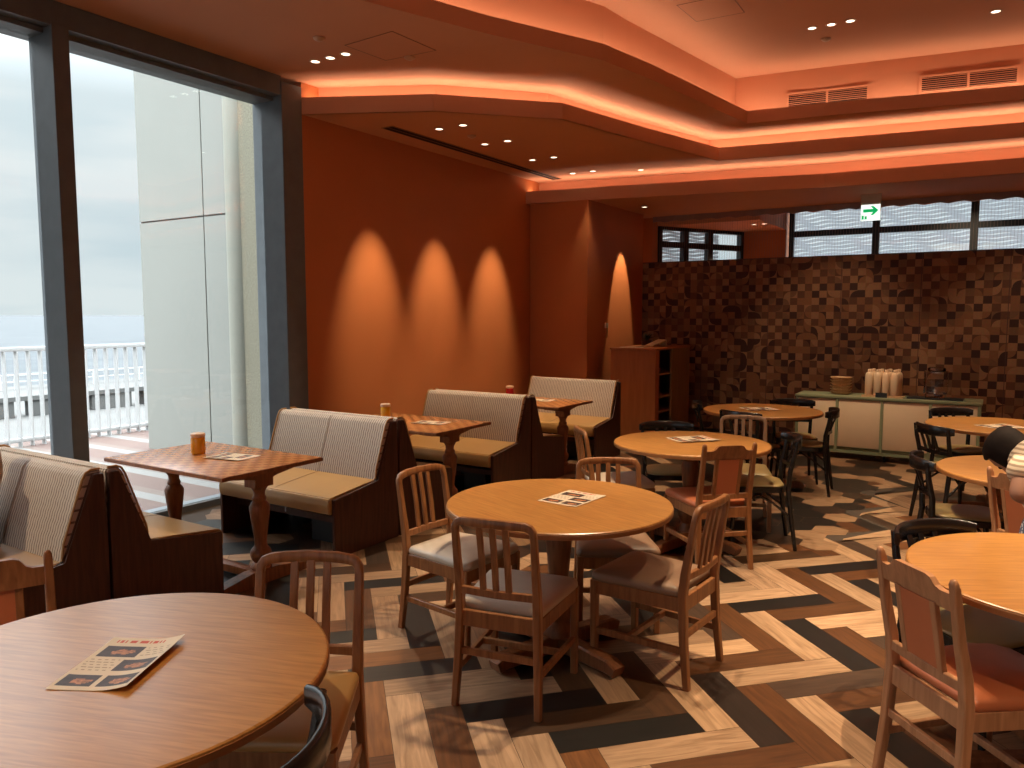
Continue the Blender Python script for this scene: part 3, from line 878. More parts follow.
def detector(x, y, z, label):
    bm = bmesh.new(); lathe(bm, [(0.045, 0), (0.045, -0.012), (0.03, -0.022), (0.012, -0.03), (0.002, -0.03)], 20)
    o = obj('smoke_detector', bm, 'lamprim', None); o.location = (x, y, z); tag(o, label, 'smoke detector')
detector(-4.517, 4.376, Z1, 'small round ceiling detector near the window downlights')
detector(-4.66, 6.6, Z0, 'small round ceiling detector between the booth downlights')
detector(-1.57, 8.25, ZC, 'small round detector in the recessed ceiling behind the three downlights')
detector(-4.215, 5.09, Z1, 'tiny round fitting beside the ceiling access panel')

def access_panel(pts, z, label):
    o = thing('access_panel', label, 'access panel', (pts[0][0], pts[0][1], z))
    P = [(x - pts[0][0], y - pts[0][1]) for x, y in pts]
    cx = sum(p[0] for p in P) / 4; cy = sum(p[1] for p in P) / 4
    sh = lambda k: [(cx + (x - cx) * k, cy + (y - cy) * k) for x, y in P]
    bm = bmesh.new()
    loft(bm, [[(x, y, -0.001) for x, y in sh(1.0)], [(x, y, -0.004) for x, y in sh(1.0)], [(x, y, -0.004) for x, y in sh(0.975)], [(x, y, -0.001) for x, y in sh(0.975)]], closed=True, cap=False, loop=True)
    obj('frame', bm, 'turned', o, False)
    bm = bmesh.new(); prism_z(bm, sh(0.972), -0.003, -0.0005); obj('hatch', bm, 'ceil', o, False)
access_panel([(-4.47, 4.6), (-3.95, 4.57), (-3.93, 5.08), (-4.44, 5.05)], Z1, 'flush square access hatch in the brown ceiling near the window')
access_panel([(-2.52, 6.68), (-2.50, 7.14), (-2.06, 7.16), (-2.05, 6.70)], ZC, 'flush square access hatch in the high recessed ceiling')

# linear slot diffuser
sd = thing('slot_diffuser', 'long dark linear air slot in the booth ceiling along the orange wall', 'air vent', (-5.15, 7.58, Z0))
part('frame', 'turned', sd, box2, (-0.075, -1.72, -0.004), (0.075, 1.72, -0.0005))
part('slot', 'ventdark', sd, box2, (-0.06, -1.70, -0.006), (-0.01, 1.70, -0.003))
part('slot', 'ventdark', sd, box2, (0.01, -1.70, -0.006), (0.06, 1.70, -0.003))

# vents on the recess fascia
def grille(p0, p1, z0, z1, label):
    a = Vector(p0); b = Vector(p1); ln = (b - a).length
    o = thing('wall_vent', label, 'air vent', (a.x, a.y, 0), math.atan2(b.y - a.y, b.x - a.x), 'vents in the recess')
    t = 0.022
    bm = bmesh.new()
    box2(bm, (0, -0.009, z0), (ln, 0.0, z0 + t)); box2(bm, (0, -0.009, z1 - t), (ln, 0, z1))
    box2(bm, (0, -0.009, z0 + t), (t, 0, z1 - t)); box2(bm, (ln - t, -0.009, z0 + t), (ln, 0, z1 - t)); box2(bm, (ln / 2 - t / 2, -0.009, z0 + t), (ln / 2 + t / 2, 0, z1 - t))
    obj('frame', bm, 'fascia', o, False)
    part('backing', 'ventdark', o, box2, (t, -0.0025, z0 + t), (ln - t, -0.001, z1 - t))
    n = 7
    for k in range(n):
        z = z0 + t + (k + 0.5) * (z1 - z0 - 2 * t) / n
        bm = bmesh.new()
        for (xa, xb) in ((t, ln / 2 - t / 2), (ln / 2 + t / 2, ln - t)):
            loft(bm, [[(xx, -0.0085, z - 0.003), (xx, -0.0075, z - 0.005), (xx, -0.003, z + 0.002), (xx, -0.004, z + 0.004)] for xx in (xa, xb)])
        obj('slat', bm, 'fascia', o, False)
def on_fasc(x):
    for (a, b) in zip(FASC[5:9], FASC[6:9]):
        if a[0] <= x <= b[0]:
            t = (x - a[0]) / (b[0] - a[0]); return a[1] + t * (b[1] - a[1]) - 0.012
grille((-2.13, on_fasc(-2.13)), (-1.30, on_fasc(-1.72) + (on_fasc(-1.30) - on_fasc(-1.72))), 3.93, 4.115, 'louvred air vent on the recess side, the left one')
grille((-0.83, on_fasc(-0.83)), (0.05, on_fasc(0.05)), 3.96, 4.145, 'louvred air vent on the recess side, the right one')

# exit sign
es = thing('exit_sign', 'small lit white sign with a green arrow hanging from the low ceiling', 'exit sign', (-1.425, 10.62, 2.955), 0)
part('case', 'signbody', es, box2, (-0.114, 0.0, -0.02), (0.114, 0.05, 0.195))
part('face', 'signface', es, box2, (-0.11, -0.004, -0.13), (0.11, 0.03, 0.065))
def arrow(bm):
    loft(bm, [[(x, y, z) for x, z in ((-0.085, -0.03), (0.03, -0.03), (-0.002, -0.065), (0.033, -0.065), (0.09, -0.01), (0.033, 0.045), (-0.002, 0.045), (0.03, 0.01), (-0.085, 0.01))] for y in (-0.006, -0.0042)])
part('arrow', 'signgreen', es, arrow)
def run(bm):
    box2(bm, (-0.10, -0.006, -0.115), (-0.075, -0.0042, -0.065)); box2(bm, (-0.065, -0.006, -0.115), (-0.04, -0.0042, -0.075))
part('pictogram', 'signgreen', es, run)

# ================================================================== furniture: booths
def bench(label):
    o = thing('booth_bench', label, 'bench', (0, 0, 0), 0, 'booth benches along the wall')
    Lh = 1.205 / 2; t = 0.028
    prof = [(0.0, 0.0), (0.0, 0.405), (0.44, 0.462), (0.595, 0.868), (0.645, 0.868), (0.652, 0.6), (0.652, 0.0)]
    for s in (-1, 1):
        bm = bmesh.new(); x0, x1 = (Lh - t, Lh) if s > 0 else (-Lh, -Lh + t)
        prism_x(bm, prof, x0, x1); bmesh.ops.bevel(bm, geom=bm.edges[:], offset=0.004, segments=2, affect='EDGES'); obj('end_panel', bm, 'mahogany', o)
    # seat: tan vinyl with rounded nose
    sp = [(-0.012, 0.30), (-0.028, 0.325), (-0.03, 0.385), (-0.012, 0.415), (0.03, 0.424), (0.30, 0.455), (0.47, 0.47), (0.47, 0.36), (0.2, 0.33)]
    bm = bmesh.new(); prism_x(bm, sp, -Lh + t - 0.0, Lh - t + 0.0); bmesh.ops.bevel(bm, geom=bm.edges[:], offset=0.007, segments=2, affect='EDGES'); st = obj('seat', bm, 'tan', o)
    bm = bmesh.new(); sweep(bm, [(0, -0.026, 0.405), (0, 0.03, 0.4262), (0, 0.30, 0.4565), (0, 0.44, 0.469)], (1, 0, 0), 0.003, 0.002); obj('seam', bm, 'brownseat', st)
    # backrest: striped, sloped, rolled over the top
    bp = [(0.425, 0.44), (0.452, 0.55), (0.555, 0.845), (0.572, 0.872), (0.595, 0.884), (0.635, 0.884), (0.648, 0.874), (0.648, 0.60), (0.55, 0.44)]
    bm = bmesh.new(); prism_x(bm, bp, -Lh + t, Lh - t); bmesh.ops.bevel(bm, geom=bm.edges[:], offset=0.006, segments=2, affect='EDGES'); bk = obj('backrest', bm, 'stripe', o)
    for s in (-1, 1):
        bm = bmesh.new(); tube(bm, [(s * (Lh - t), y, z) for y, z in ((0.436, 0.47), (0.447, 0.55), (0.55, 0.845), (0.568, 0.876), (0.595, 0.889), (0.64, 0.889))], 0.006, 6); obj('piping', bm, 'tan', bk)
    bm = bmesh.new(); tube(bm, [(0, y, z) for y, z in ((0.436, 0.49), (0.450, 0.55), (0.553, 0.845), (0.572, 0.873), (0.595, 0.884))], 0.0014, 6); obj('seam', bm, 'taupe', bk)
    # under the seat: apron, floor rail, boxes, steel leg
    part('apron', 'blackmetal', o, box2, (-Lh + t, 0.05, 0.285), (Lh - t, 0.09, 0.335))
    part('shelf_rail', 'mahogany', o, box2, (-Lh + t, 0.13, 0.20), (Lh - t, 0.17, 0.245))
    part('back_board', 'mahogany', o, box2, (-Lh + t, 0.615, 0.18), (Lh - t, 0.650, 0.60))
    part('support_block', 'blackmetal', o, box2, (0.10, 0.26, 0.0), (0.34, 0.52, 0.20))
    bm = bmesh.new(); lathe(bm, [(0.012, 0.215), (0.012, 0.30)], 12, (-0.03, 0.14, 0)); obj('steel_bracket', bm, 'steel', o)
    return o
XB = -4.33
place(None, [
    (XB, 3.66, 0, 'brightly daylit striped bench with a tan seat, facing the nearest booth table'),
    (XB, 2.775, 180, 'bench ending in a tan seat, back to back with the leftmost striped bench'),
    (XB, 1.455, 0, 'striped bench at the left edge where a seated person leans'),
    (XB, 4.985, 180, 'bench hidden behind the daylit one, its tan seat under the table with the yellow jar'),
    (XB, 5.585, 0, 'striped bench with a tan seat behind the table with the yellow jar'),
    (XB, 6.91, 180, 'bench with a small bright seat corner back to back with the middle striped bench'),
    (XB, 7.645, 0, 'farthest striped bench, standing next to the wooden bookcase'),
], bench)

def turned_profile(h, k=1.0):
    """turned column profile, foot to top"""
    p = [(0.060, 0.0), (0.066, 0.02), (0.056, 0.045), (0.045, 0.06), (0.058, 0.085), (0.066, 0.12), (0.060, 0.155), (0.042, 0.18), (0.036, 0.21), (0.038, 0.25),
         (0.050, 0.36), (0.060, 0.46), (0.062, 0.50), (0.052, 0.525), (0.040, 0.545), (0.044, 0.565), (0.034, 0.59), (0.036, 0.62), (0.055, 0.66)]
    return [(r * k, z * h / 0.66) for r, z in p]

def booth_table(label):
    o = thing('booth_table', label, 'table', (0, 0, 0), 0, 'booth tables')
    bm = bmesh.new(); box2(bm, (-0.585, -0.378, 0.712), (0.585, 0.378, 0.74), 0.004); tp = obj('tabletop', bm, 'parquet', o)
    bm = bmesh.new(); sweep(bm, [(-0.5855, -0.3785, 0.725), (0.5855, -0.3785, 0.725), (0.5855, 0.3785, 0.725), (-0.5855, 0.3785, 0.725)], (0, 0, 1), 0.022, 0.006, loop=True); obj('edge_band', bm, 'turned', tp)
    for s in (-1, 1):
        x = s * 0.43
        bm = bmesh.new(); lathe(bm, [(r, z) for r, z in turned_profile(0.52)], 20, (x, 0, 0.085)); obj('column', bm, 'turned', o)
        # shaped bracket under the top
        prof = [(-0.30, 0.711), (-0.30, 0.695), (-0.10, 0.665), (-0.068, 0.655), (-0.068, 0.605), (0.068, 0.605), (0.068, 0.655), (0.10, 0.665), (0.30, 0.695), (0.30, 0.711)]
        bm = bmesh.new(); prism_x(bm, prof, x - 0.05, x + 0.05); obj('bracket', bm, 'turned', o, ang=20)
        prof = [(-0.33, 0.0), (-0.33, 0.045), (-0.10, 0.085), (0.10, 0.085), (0.33, 0.045), (0.33, 0.0)]
        bm = bmesh.new(); prism_x(bm, prof, x - 0.041, x + 0.041); obj('foot', bm, 'turned', o, ang=20)
    part('stretcher', 'turned', o, box2, (-0.42, -0.035, 0.02), (0.42, 0.035, 0.07), 0.004)
    return o
place(None, [
    (-4.228, 3.10, 0, 'square patterned booth table by the window, holding the amber jar'),
    (-4.228, 5.045, 0, 'booth table holding the yellow jar, between two striped benches'),
    (-4.228, 7.00, 0, 'farthest booth table, holding the red jar'),
], booth_table)

# ================================================================== round tables
def round_table(label):
    o = thing('round_table', label, 'table', (0, 0, 0), 0, 'round dining tables')
    r = 0.547
    bm = bmesh.new(); lathe(bm, [(0.002, 0.742), (0.3, 0.742), (r - 0.006, 0.742), (r - 0.001, 0.739), (r, 0.733), (r, 0.716), (r - 0.004, 0.712), (0.3, 0.712), (0.002, 0.712)], 72)
    tp = obj('tabletop', bm, 'honey', o, ang=30)
    bm = bmesh.new(); lathe(bm, [(r - 0.004, 0.7125), (r + 0.0012, 0.7145), (r + 0.0015, 0.733), (r - 0.002, 0.7345)], 72, loop=True)
    obj('edge_band', bm, 'tabledge', tp)
    bm = bmesh.new(); lathe(bm, [(0.085, 0.0), (0.085, 0.03), (0.07, 0.05), (0.06, 0.075), (0.078, 0.11), (0.082, 0.15), (0.072, 0.19), (0.052, 0.22), (0.048, 0.26), (0.055, 0.36), (0.064, 0.46), (0.064, 0.50), (0.052, 0.53), (0.07, 0.55), (0.075, 0.585), (0.075, 0.617)], 24, (0, 0, 0.085)); obj('column', bm, 'turned', o)
    bm = bmesh.new()
    for a in (0, PI / 2):
        sweep(bm, [(-0.32 * math.cos(a), -0.32 * math.sin(a), 0.699), (0.32 * math.cos(a), 0.32 * math.sin(a), 0.699)], (0, 0, 1), 0.026, 0.07)
    obj('top_bearer', bm, 'turned', o)
    for k in range(4):
        a = k * PI / 2
        d = Vector((math.cos(a), math.sin(a), 0))
        bm = bmesh.new()
        sweep(bm, [d * 0.03 + Vector((0, 0, 0.05)), d * 0.36 + Vector((0, 0, 0.045)), d * 0.40 + Vector((0, 0, 0.03))], (0, 0, 1), [0.085, 0.065, 0.05], 0.075); obj('foot', bm, 'turned', o, ang=25)
    return o
place(None, [
    (-1.897, 1.064, 20, 'nearest round wooden table at the lower left, with a curled menu sheet on it'),
    (-1.772, 3.232, -18, 'round wooden table in the middle of the room surrounded by slat-back chairs'),
    (-1.828, 5.293, -15, 'round wooden table behind the middle one, with the orange panel chair before it'),
    (-1.888, 7.49, 10, 'farthest left round wooden table, in front of the cream sideboard'),
    (0.285, 3.275, 30, 'bright orange round wooden table at the right edge, with the orange seat chair before it'),
    (0.258, 5.367, 0, 'round wooden table at the right edge beside the bending person'),
    (0.04, 7.49, 15, 'farthest right round wooden table, partly in front of the cream sideboard'),
], round_table)

# ================================================================== chairs
def chair_legs(o, wood, zs=0.405, rw=0.185, fw=0.205, ztop=0.755, lean=0.07):
    for s in (-1, 1):
        pts = [(s * (rw + 0.014), -0.245, 0), (s * (rw + 0.006), -0.222, 0.22), (s * rw, -0.212, 0.42), (s * rw, -0.222, 0.52), (s * rw, -0.222 - lean * 0.5, 0.64), (s * rw, -0.222 - lean, ztop)]
        bm = bmesh.new(); sweep(bm, pts, (1, 0, 0), [0.028, 0.032, 0.034, 0.033, 0.03, 0.027], [0.030, 0.036, 0.04, 0.036, 0.03, 0.026]); obj('leg', bm, wood, o)
        bm = bmesh.new(); sweep(bm, [(s * fw, 0.222, 0), (s * fw, 0.222, zs)], (1, 0, 0), [0.030, 0.036], [0.030, 0.036]); obj('leg', bm, wood, o)
def chair_base(o, wood, rw, fw):
    bm = bmesh.new()
    sweep(bm, [(-fw + 0.018, 0.224, 0.375), (fw - 0.018, 0.224, 0.375)], (0, 0, 1), 0.065, 0.022)
    sweep(bm, [(-rw + 0.015, -0.214, 0.378), (rw - 0.015, -0.214, 0.378)], (0, 0, 1), 0.07, 0.022)
    for s in (-1, 1):
        sweep(bm, [(s * rw, -0.20, 0.376), (s * fw, 0.21, 0.376)], (0, 0, 1), 0.065, 0.022)
    obj('seat_rail', bm, wood, o, ang=25)
    for s in (-1, 1):
        bm = bmesh.new(); sweep(bm, [(s * (rw + 0.001), -0.225, 0.165), (s * fw, 0.222, 0.165)], (0, 0, 1), 0.030, 0.020); obj('stretcher', bm, wood, o)
    xm = (rw + fw) / 2
    bm = bmesh.new(); sweep(bm, [(-xm, 0.05, 0.165), (xm, 0.05, 0.165)], (0, 0, 1), 0.028, 0.020); obj('stretcher', bm, wood, o)
    bm = bmesh.new(); sweep(bm, [(-rw, -0.222, 0.235), (rw, -0.222, 0.235)], (0, 0, 1), 0.030, 0.018); obj('stretcher', bm, wood, o)
def chair_seat(o, mat, rw, fw):
    bm = bmesh.new()
    pad(bm, rpoly([(-rw - 0.012, -0.195), (rw + 0.012, -0.195), (fw + 0.022, 0.245), (-fw - 0.022, 0.245)], [0.02, 0.02, 0.05, 0.05], 5), 0.405, 0.45, 0.016)
    return obj('seat', bm, mat, o, ang=60)

def slat_chair_builder(wood, seatmat):
    def build(label):
        o = thing('slat_back_chair', label, 'chair', (0, 0, 0), 0, 'slat-back wooden chairs')
        rw, fw = 0.173, 0.200
        chair_legs(o, wood, 0.408, rw, fw, 0.765, 0.040)
        chair_base(o, wood, rw, fw); chair_seat(o, seatmat, rw, fw)
        # bent top rail that turns down into the posts
        pts = [(-rw, -0.262, 0.762), (-rw + 0.002, -0.266, 0.785), (-rw + 0.014, -0.269, 0.802), (-rw + 0.035, -0.272, 0.809), (-0.09, -0.284, 0.812), (0, -0.289, 0.813), (0.09, -0.284, 0.812), (rw - 0.035, -0.272, 0.809), (rw - 0.014, -0.269, 0.802), (rw - 0.002, -0.266, 0.785), (rw, -0.262, 0.762)]
        bm = bmesh.new(); sweep(bm, pts, (0, 1, 0), [0.026, 0.025, 0.024] + [0.022] * 5 + [0.024, 0.025, 0.026], [0.027, 0.029, 0.032, 0.034, 0.036, 0.036, 0.036, 0.034, 0.032, 0.029, 0.027]); obj('top_rail', bm, wood, o, ang=50)
        bm = bmesh.new(); sweep(bm, [(-rw + 0.012, -0.226, 0.503), (0, -0.239, 0.503), (rw - 0.012, -0.226, 0.503)], (0, 0, 1), 0.032, 0.020); obj('lower_rail', bm, wood, o)
        for x in (-0.057, 0.0, 0.057):
            bm = bmesh.new(); sweep(bm, [(x, -0.236, 0.508), (x, -0.256, 0.66), (x, -0.283, 0.80)], (1, 0, 0), 0.027, 0.013); obj('slat', bm, wood, o)
        return o
    return build
place(None, [
    (-1.745, 2.80, 11, 'slat-back chair at the middle round table, standing closest to the camera with its back turned'),
    (-2.345, 3.19, -95, 'slat-back chair at the left of the middle round table, daylit grey seat turned to the right'),
    (-2.36, 5.17, -50, 'slat-back chair seen edge-on left of the second round table'),
], slat_chair_builder('oak', 'taupe'))
place(None, [
    (-1.318, 3.375, 85, 'slat-back chair at the right of the middle round table, brown seat turned to the left'),
    (-1.725, 3.765, -148, 'slat-back chair on the far side of the middle round table, facing the camera'),
], slat_chair_builder('oak', 'brownseat'))
place(None, [(-1.845, 1.59, -150, 'slat-back chair with a tan seat on the far right side of the nearest round table')], slat_chair_builder('oak', 'tan'))
place(None, [(-1.665, 6.05, 196, 'grey slat-back chair between the two farther left round tables')], slat_chair_builder('oakgrey', 'olive'))

def panel_chair_builder(wood):
    def build(label):
        o = thing('panel_back_chair', label, 'chair', (0, 0, 0), 0, 'panel-back wooden chairs')
        rw, fw = 0.172, 0.203
        chair_legs(o, wood, 0.408, rw, fw, 0.815, 0.055)
        chair_base(o, wood, rw, fw); chair_seat(o, 'orangeseat', rw, fw)
        # pointed finials on the posts
        for s in (-1, 1):
            bm = bmesh.new(); x = s * rw; y = -0.277
            sweep(bm, [(x, y, 0.812), (x, y - 0.004, 0.826), (x, y - 0.006, 0.838), (x, y - 0.007, 0.842)], (1, 0, 0), [0.027, 0.026, 0.018, 0.006], [0.026, 0.024, 0.015, 0.005], soft=0.4); obj('finial', bm, wood, o)
        # stepped crest rail
        top = [(-rw + 0.012, 0.792), (-0.125, 0.792), (-0.105, 0.800), (-0.088, 0.822), (-0.07, 0.828), (0.07, 0.828), (0.088, 0.822), (0.105, 0.800), (0.125, 0.792), (rw - 0.012, 0.792)]
        bot = [(rw - 0.012, 0.732), (-rw + 0.012, 0.732)]
        prof = top + bot
        yy = lambda x, z: -0.222 - 0.055 * (z - 0.52) / 0.295 - 0.012 * (1 - (x / rw) ** 2)
        bm = bmesh.new(); loft(bm, [[(x, yy(x, z) + d, z) for x, z in prof] for d in (-0.011, 0.011)]); obj('crest_rail', bm, wood, o, ang=25)
        bm = bmesh.new(); sweep(bm, [(-rw + 0.012, -0.222, 0.487), (0, -0.231, 0.487), (rw - 0.012, -0.222, 0.487)], (0, 0, 1), 0.034, 0.021); obj('lower_rail', bm, wood, o)
        for s in (-1, 1):
            bm = bmesh.new(); sweep(bm, [(s * 0.082, yy(0.08, 0.49), 0.49), (s * 0.082, yy(0.08, 0.64), 0.64), (s * 0.082, yy(0.08, 0.74), 0.74)], (1, 0, 0), 0.026, 0.020); obj('slat', bm, wood, o)
        bm = bmesh.new()
        loft(bm, [[(x, yy(x, z) + d, z) for x in (-0.07, 0.07) for d in ((-0.007, 0.010) if x < 0 else (0.010, -0.007))] for z in (0.495, 0.62, 0.735)])
        obj('back_panel', bm, 'orangeseat', o, ang=30)
        return o
    return build
place(None, [
    (-1.60, 5.01, 44, 'orange panel-back chair standing in front of the second round table'),
    (-2.545, 1.07, -112, 'orange panel-back chair cut by the left edge beyond the nearest round table'),
], panel_chair_builder('oak'))
place(None, [
    (0.008, 2.985, -47, 'orange seat panel-back chair in the lower right corner, closest to the camera'),
    (0.317, 4.87, -48, 'panel-back chair at the right edge in front of the bending person'),
], panel_chair_builder('oaklight'))

def bentwood(label):
    o = thing('bentwood_chair', label, 'chair', (0, 0, 0), 0, 'black bentwood chairs')
    # curved crest board
    def arc(hw, dep, y0, z, n=10):
        return [(hw * math.sin(a), y0 - dep * math.cos(a) + dep, z) for a in [(-1 + 2 * i / n) * R(62) for i in range(n + 1)]]
    A = R(62); hw = 0.215 / math.sin(A)
    pts = [(hw * math.sin(a), -0.205 - 0.095 * (math.cos(a) - math.cos(A)) / (1 - math.cos(A)), 0.752) for a in [(-1 + 2 * i / 12) * A for i in range(13)]]
    h = [0.052, 0.066, 0.074, 0.078, 0.08, 0.08, 0.08, 0.08, 0.08, 0.078, 0.074, 0.066, 0.052]
    bm = bmesh.new(); sweep(bm, pts, (0, 0, 1), h, 0.019, soft=0.6); obj('crest_rail', bm, 'black', o, ang=60)
    for s in (-1, 1):
        p = [(s * 0.190, -0.255, 0.0), (s * 0.178, -0.225, 0.22), (s * 0.172, -0.200, 0.42), (s * 0.178, -0.205, 0.55), (s * 0.188, -0.232, 0.68), (s * 0.192, -0.245, 0.775)]
        bm = bmesh.new(); tube(bm, p, [0.013, 0.017, 0.018, 0.017, 0.016, 0.013], 10); obj('leg', bm, 'black', o)
        p = [(s * 0.195, 0.195, 0.0), (s * 0.175, 0.170, 0.22), (s * 0.158, 0.150, 0.43)]
        bm = bmesh.new(); tube(bm, p, [0.012, 0.016, 0.019], 10); obj('leg', bm, 'black', o)
        # curved brace under the seat
        p = [(s * 0.176, 0.168, 0.24), (s * 0.172, 0.10, 0.33), (s * 0.168, 0.0, 0.385), (s * 0.168, -0.10, 0.33), (s * 0.178, -0.215, 0.24)]
        bm = bmesh.new(); tube(bm, p, 0.009, 8); obj('brace', bm, 'black', o)
    bm = bmesh.new(); sweep(bm, [(-0.178, -0.207, 0.575), (0, -0.245, 0.575), (0.178, -0.207, 0.575)], (0, 0, 1), 0.030, 0.014); obj('lower_rail', bm, 'black', o)
    for x in (-0.07, 0.0, 0.07):
        bm = bmesh.new(); sweep(bm, [(x, -0.238 + abs(x) * 0.15, 0.58), (x, -0.262 + abs(x) * 0.1, 0.66), (x, -0.293 + abs(x) * 0.12, 0.735)], (1, 0, 0), 0.028, 0.010); obj('slat', bm, 'black', o)
    out = rpoly([(-0.175, -0.195), (0.175, -0.195), (0.215, 0.205), (-0.215, 0.205)], [0.10, 0.10, 0.14, 0.14], 8)
    bm = bmesh.new(); prism_z(bm, out, 0.405, 0.442); obj('seat_frame', bm, 'black', o, ang=30)
    sm = [(x * 0.95, 0.005 + (y - 0.005) * 0.95) for x, y in out]
    bm = bmesh.new(); pad(bm, sm, 0.44, 0.458, 0.012); obj('seat', bm, 'olive', o, ang=60)
    return o
place(None, [
    (-1.416, 0.933, 120, 'black bentwood chair at the bottom edge, tucked under the nearest round table'),
    (-1.445, 5.60, 112, 'black bentwood chair with a yellow seat right of the second round table'),
    (-2.115, 5.66, -150, 'black bentwood chair behind the second round table, facing the camera'),
    (-1.51, 7.51, 96, 'black bentwood chair with a yellow seat in front of the cream sideboard'),
    (-1.68, 7.95, -160, 'black bentwood chair behind the farthest left round table'),
    (-1.87, 7.14, -19, 'black bentwood chair whose rail shows just above the grey slat-back chair'),
    (-2.28, 7.53, -70, 'black bentwood chair at the left of the farthest left round table, close to the bookcase'),
    (-0.23, 7.03, -50, 'black bentwood chair at the left of the farthest right round table'),
    (-0.20, 7.97, -140, 'black bentwood chair behind the farthest right round table against the sideboard'),
    (0.30, 6.86, 5, 'black bentwood chair cut by the right edge above the bending person'),
    (-0.13, 5.385, -77, 'black bentwood chair with an olive seat left of the round table with the bending person'),
    (-0.012, 3.425, -128, 'black bentwood chair between the two nearer right-hand round tables'),
], bentwood)

# ================================================================== things on the tables
def menu(x, y, rz, w, h, z, label, curl=0.0, seed=0):
    """printed sheet: cream paper with dark food photographs, a red heading and lines of text"""
    rg = random.Random(seed)
    nx, ny = 44, 60
    def zone(u, v):            # u 0..1 across, v 0..1 from the bottom
        for (a, b, c, d) in ((0.04, 0.48, 0.06, 0.27), (0.54, 0.96, 0.06, 0.27), (0.50, 0.96, 0.35, 0.57), (0.06, 0.60, 0.62, 0.84)):
            if a <= u <= b and c <= v <= d:
                uu = (u - a) / (b - a) - 0.55; vv = (v - c) / (d - c) - 0.45
                return 2 if (uu * uu * 5 + vv * vv * 8 + 0.18 * math.sin(u * 40 + seed) * math.cos(v * 37)) < 0.42 else 1
        if 0.10 < u < 0.78 and 0.895 < v < 0.955 and math.sin(u * 95 + 3) + math.sin(u * 41) > -0.4: return 3
        for (a, b, c, d) in ((0.05, 0.46, 0.34, 0.58), (0.64, 0.96, 0.63, 0.84)):
            if a < u < b and c < v < d and int(v * ny) % 3 == 0 and math.sin(u * 70 + int(v * ny) * 5) > -0.3: return 4
        return 0
    bm = bmesh.new()
    def zz(u, v):
        return 0.0012 + curl * (max(0, u - 0.55) ** 2 * 2.2 + max(0, 0.25 - u) ** 2 * 0.8 + max(0, v - 0.7) ** 2 * 0.9)
    top = [[bm.verts.new(((i / nx - 0.5) * w, (j / ny - 0.5) * h, zz(i / nx, j / ny))) for i in range(nx + 1)] for j in range(ny + 1)]
    low = [[bm.verts.new((v.co.x, v.co.y, v.co.z - 0.0008)) for v in r] for r in top]
    for j in range(ny):
        for i in range(nx):
            f = bm.faces.new((top[j][i], top[j][i + 1], top[j + 1][i + 1], top[j + 1][i])); f.material_index = zone((i + 0.5) / nx, (j + 0.5) / ny)
            bm.faces.new((low[j][i], low[j + 1][i], low[j + 1][i + 1], low[j][i + 1]))
    for i in range(nx):
        bm.faces.new((top[0][i], low[0][i], low[0][i + 1], top[0][i + 1])); bm.faces.new((top[ny][i], top[ny][i + 1], low[ny][i + 1], low[ny][i]))
    for j in range(ny):
        bm.faces.new((top[j][0], top[j + 1][0], low[j + 1][0], low[j][0])); bm.faces.new((top[j][nx], low[j][nx], low[j + 1][nx], top[j + 1][nx]))
    o = obj('menu_sheet', bm, ['paperwhite', 'menudark', 'menufood', 'menured', 'menutext'], None, True, 60)
    o.location = (x, y, z); o.rotation_euler = (0, 0, R(rz))
    tag(o, label, 'menu', 'printed menu sheets')
    return o
ZT = 0.7425
menu(-1.901, 1.09, 29, 0.205, 0.295, ZT, 'curled menu sheet with food photographs on the nearest round table', 0.035, 1)
menu(-1.753, 3.335, -5, 0.222, 0.285, ZT, 'menu sheet lying flat on the middle round table', 0.004, 2)
menu(-1.858, 5.42, -41, 0.26, 0.31, ZT, 'menu sheet on the round table behind the orange panel chair', 0.02, 3)
menu(-1.93, 7.54, -50, 0.25, 0.31, ZT, 'menu sheet on the farthest left round table', 0.01, 4)
menu(0.06, 7.39, -45, 0.26, 0.31, ZT, 'menu sheet on the farthest right round table', 0.01, 5)
menu(-4.13, 3.165, -80, 0.21, 0.29, 0.7405, 'menu sheet beside the amber jar', 0.012, 6)
menu(-4.03, 5.09, -80, 0.21, 0.29, 0.7405, 'menu sheet on the booth table with the yellow jar', 0.012, 7)
menu(-4.13, 7.08, -80, 0.21, 0.29, 0.7405, 'menu sheet on the farthest booth table', 0.008, 8)

def jar(x, y, mat, label, h=0.105, r=0.042):
    o = thing('glass_jar', label, 'jar', (x, y, 0.7402), 0, 'jars on the booth tables')
    bm = bmesh.new(); lathe(bm, [(0.002, 0.0), (r - 0.006, 0.0), (r, 0.006), (r, h * 0.80), (r - 0.004, h * 0.86), (r - 0.006, h * 0.88), (0.002, h * 0.88)], 28); obj('body', bm, mat, o)
    bm = bmesh.new(); lathe(bm, [(r - 0.004, h * 0.86), (r + 0.001, h * 0.875), (r + 0.001, h * 1.04), (r - 0.004, h * 1.07), (0.002, h * 1.075)], 28); obj('lid', bm, 'jarlid', o)
    bm = bmesh.new(); lathe(bm, [(r + 0.0004, h * 0.2), (r + 0.0008, h * 0.21), (r + 0.0008, h * 0.62), (r + 0.0004, h * 0.63)], 28, loop=True); obj('label', bm, mat, o)
    return o
jar(-4.425, 3.13, 'honeyjar', 'amber jar with a pale lid on the booth table by the window', 0.128, 0.045)
jar(-4.53, 5.085, 'yellowjar', 'yellow jar with a pale lid on the second booth table', 0.125, 0.043)
jar(-4.58, 7.20, 'redjar', 'red jar on the farthest booth table', 0.115, 0.043)

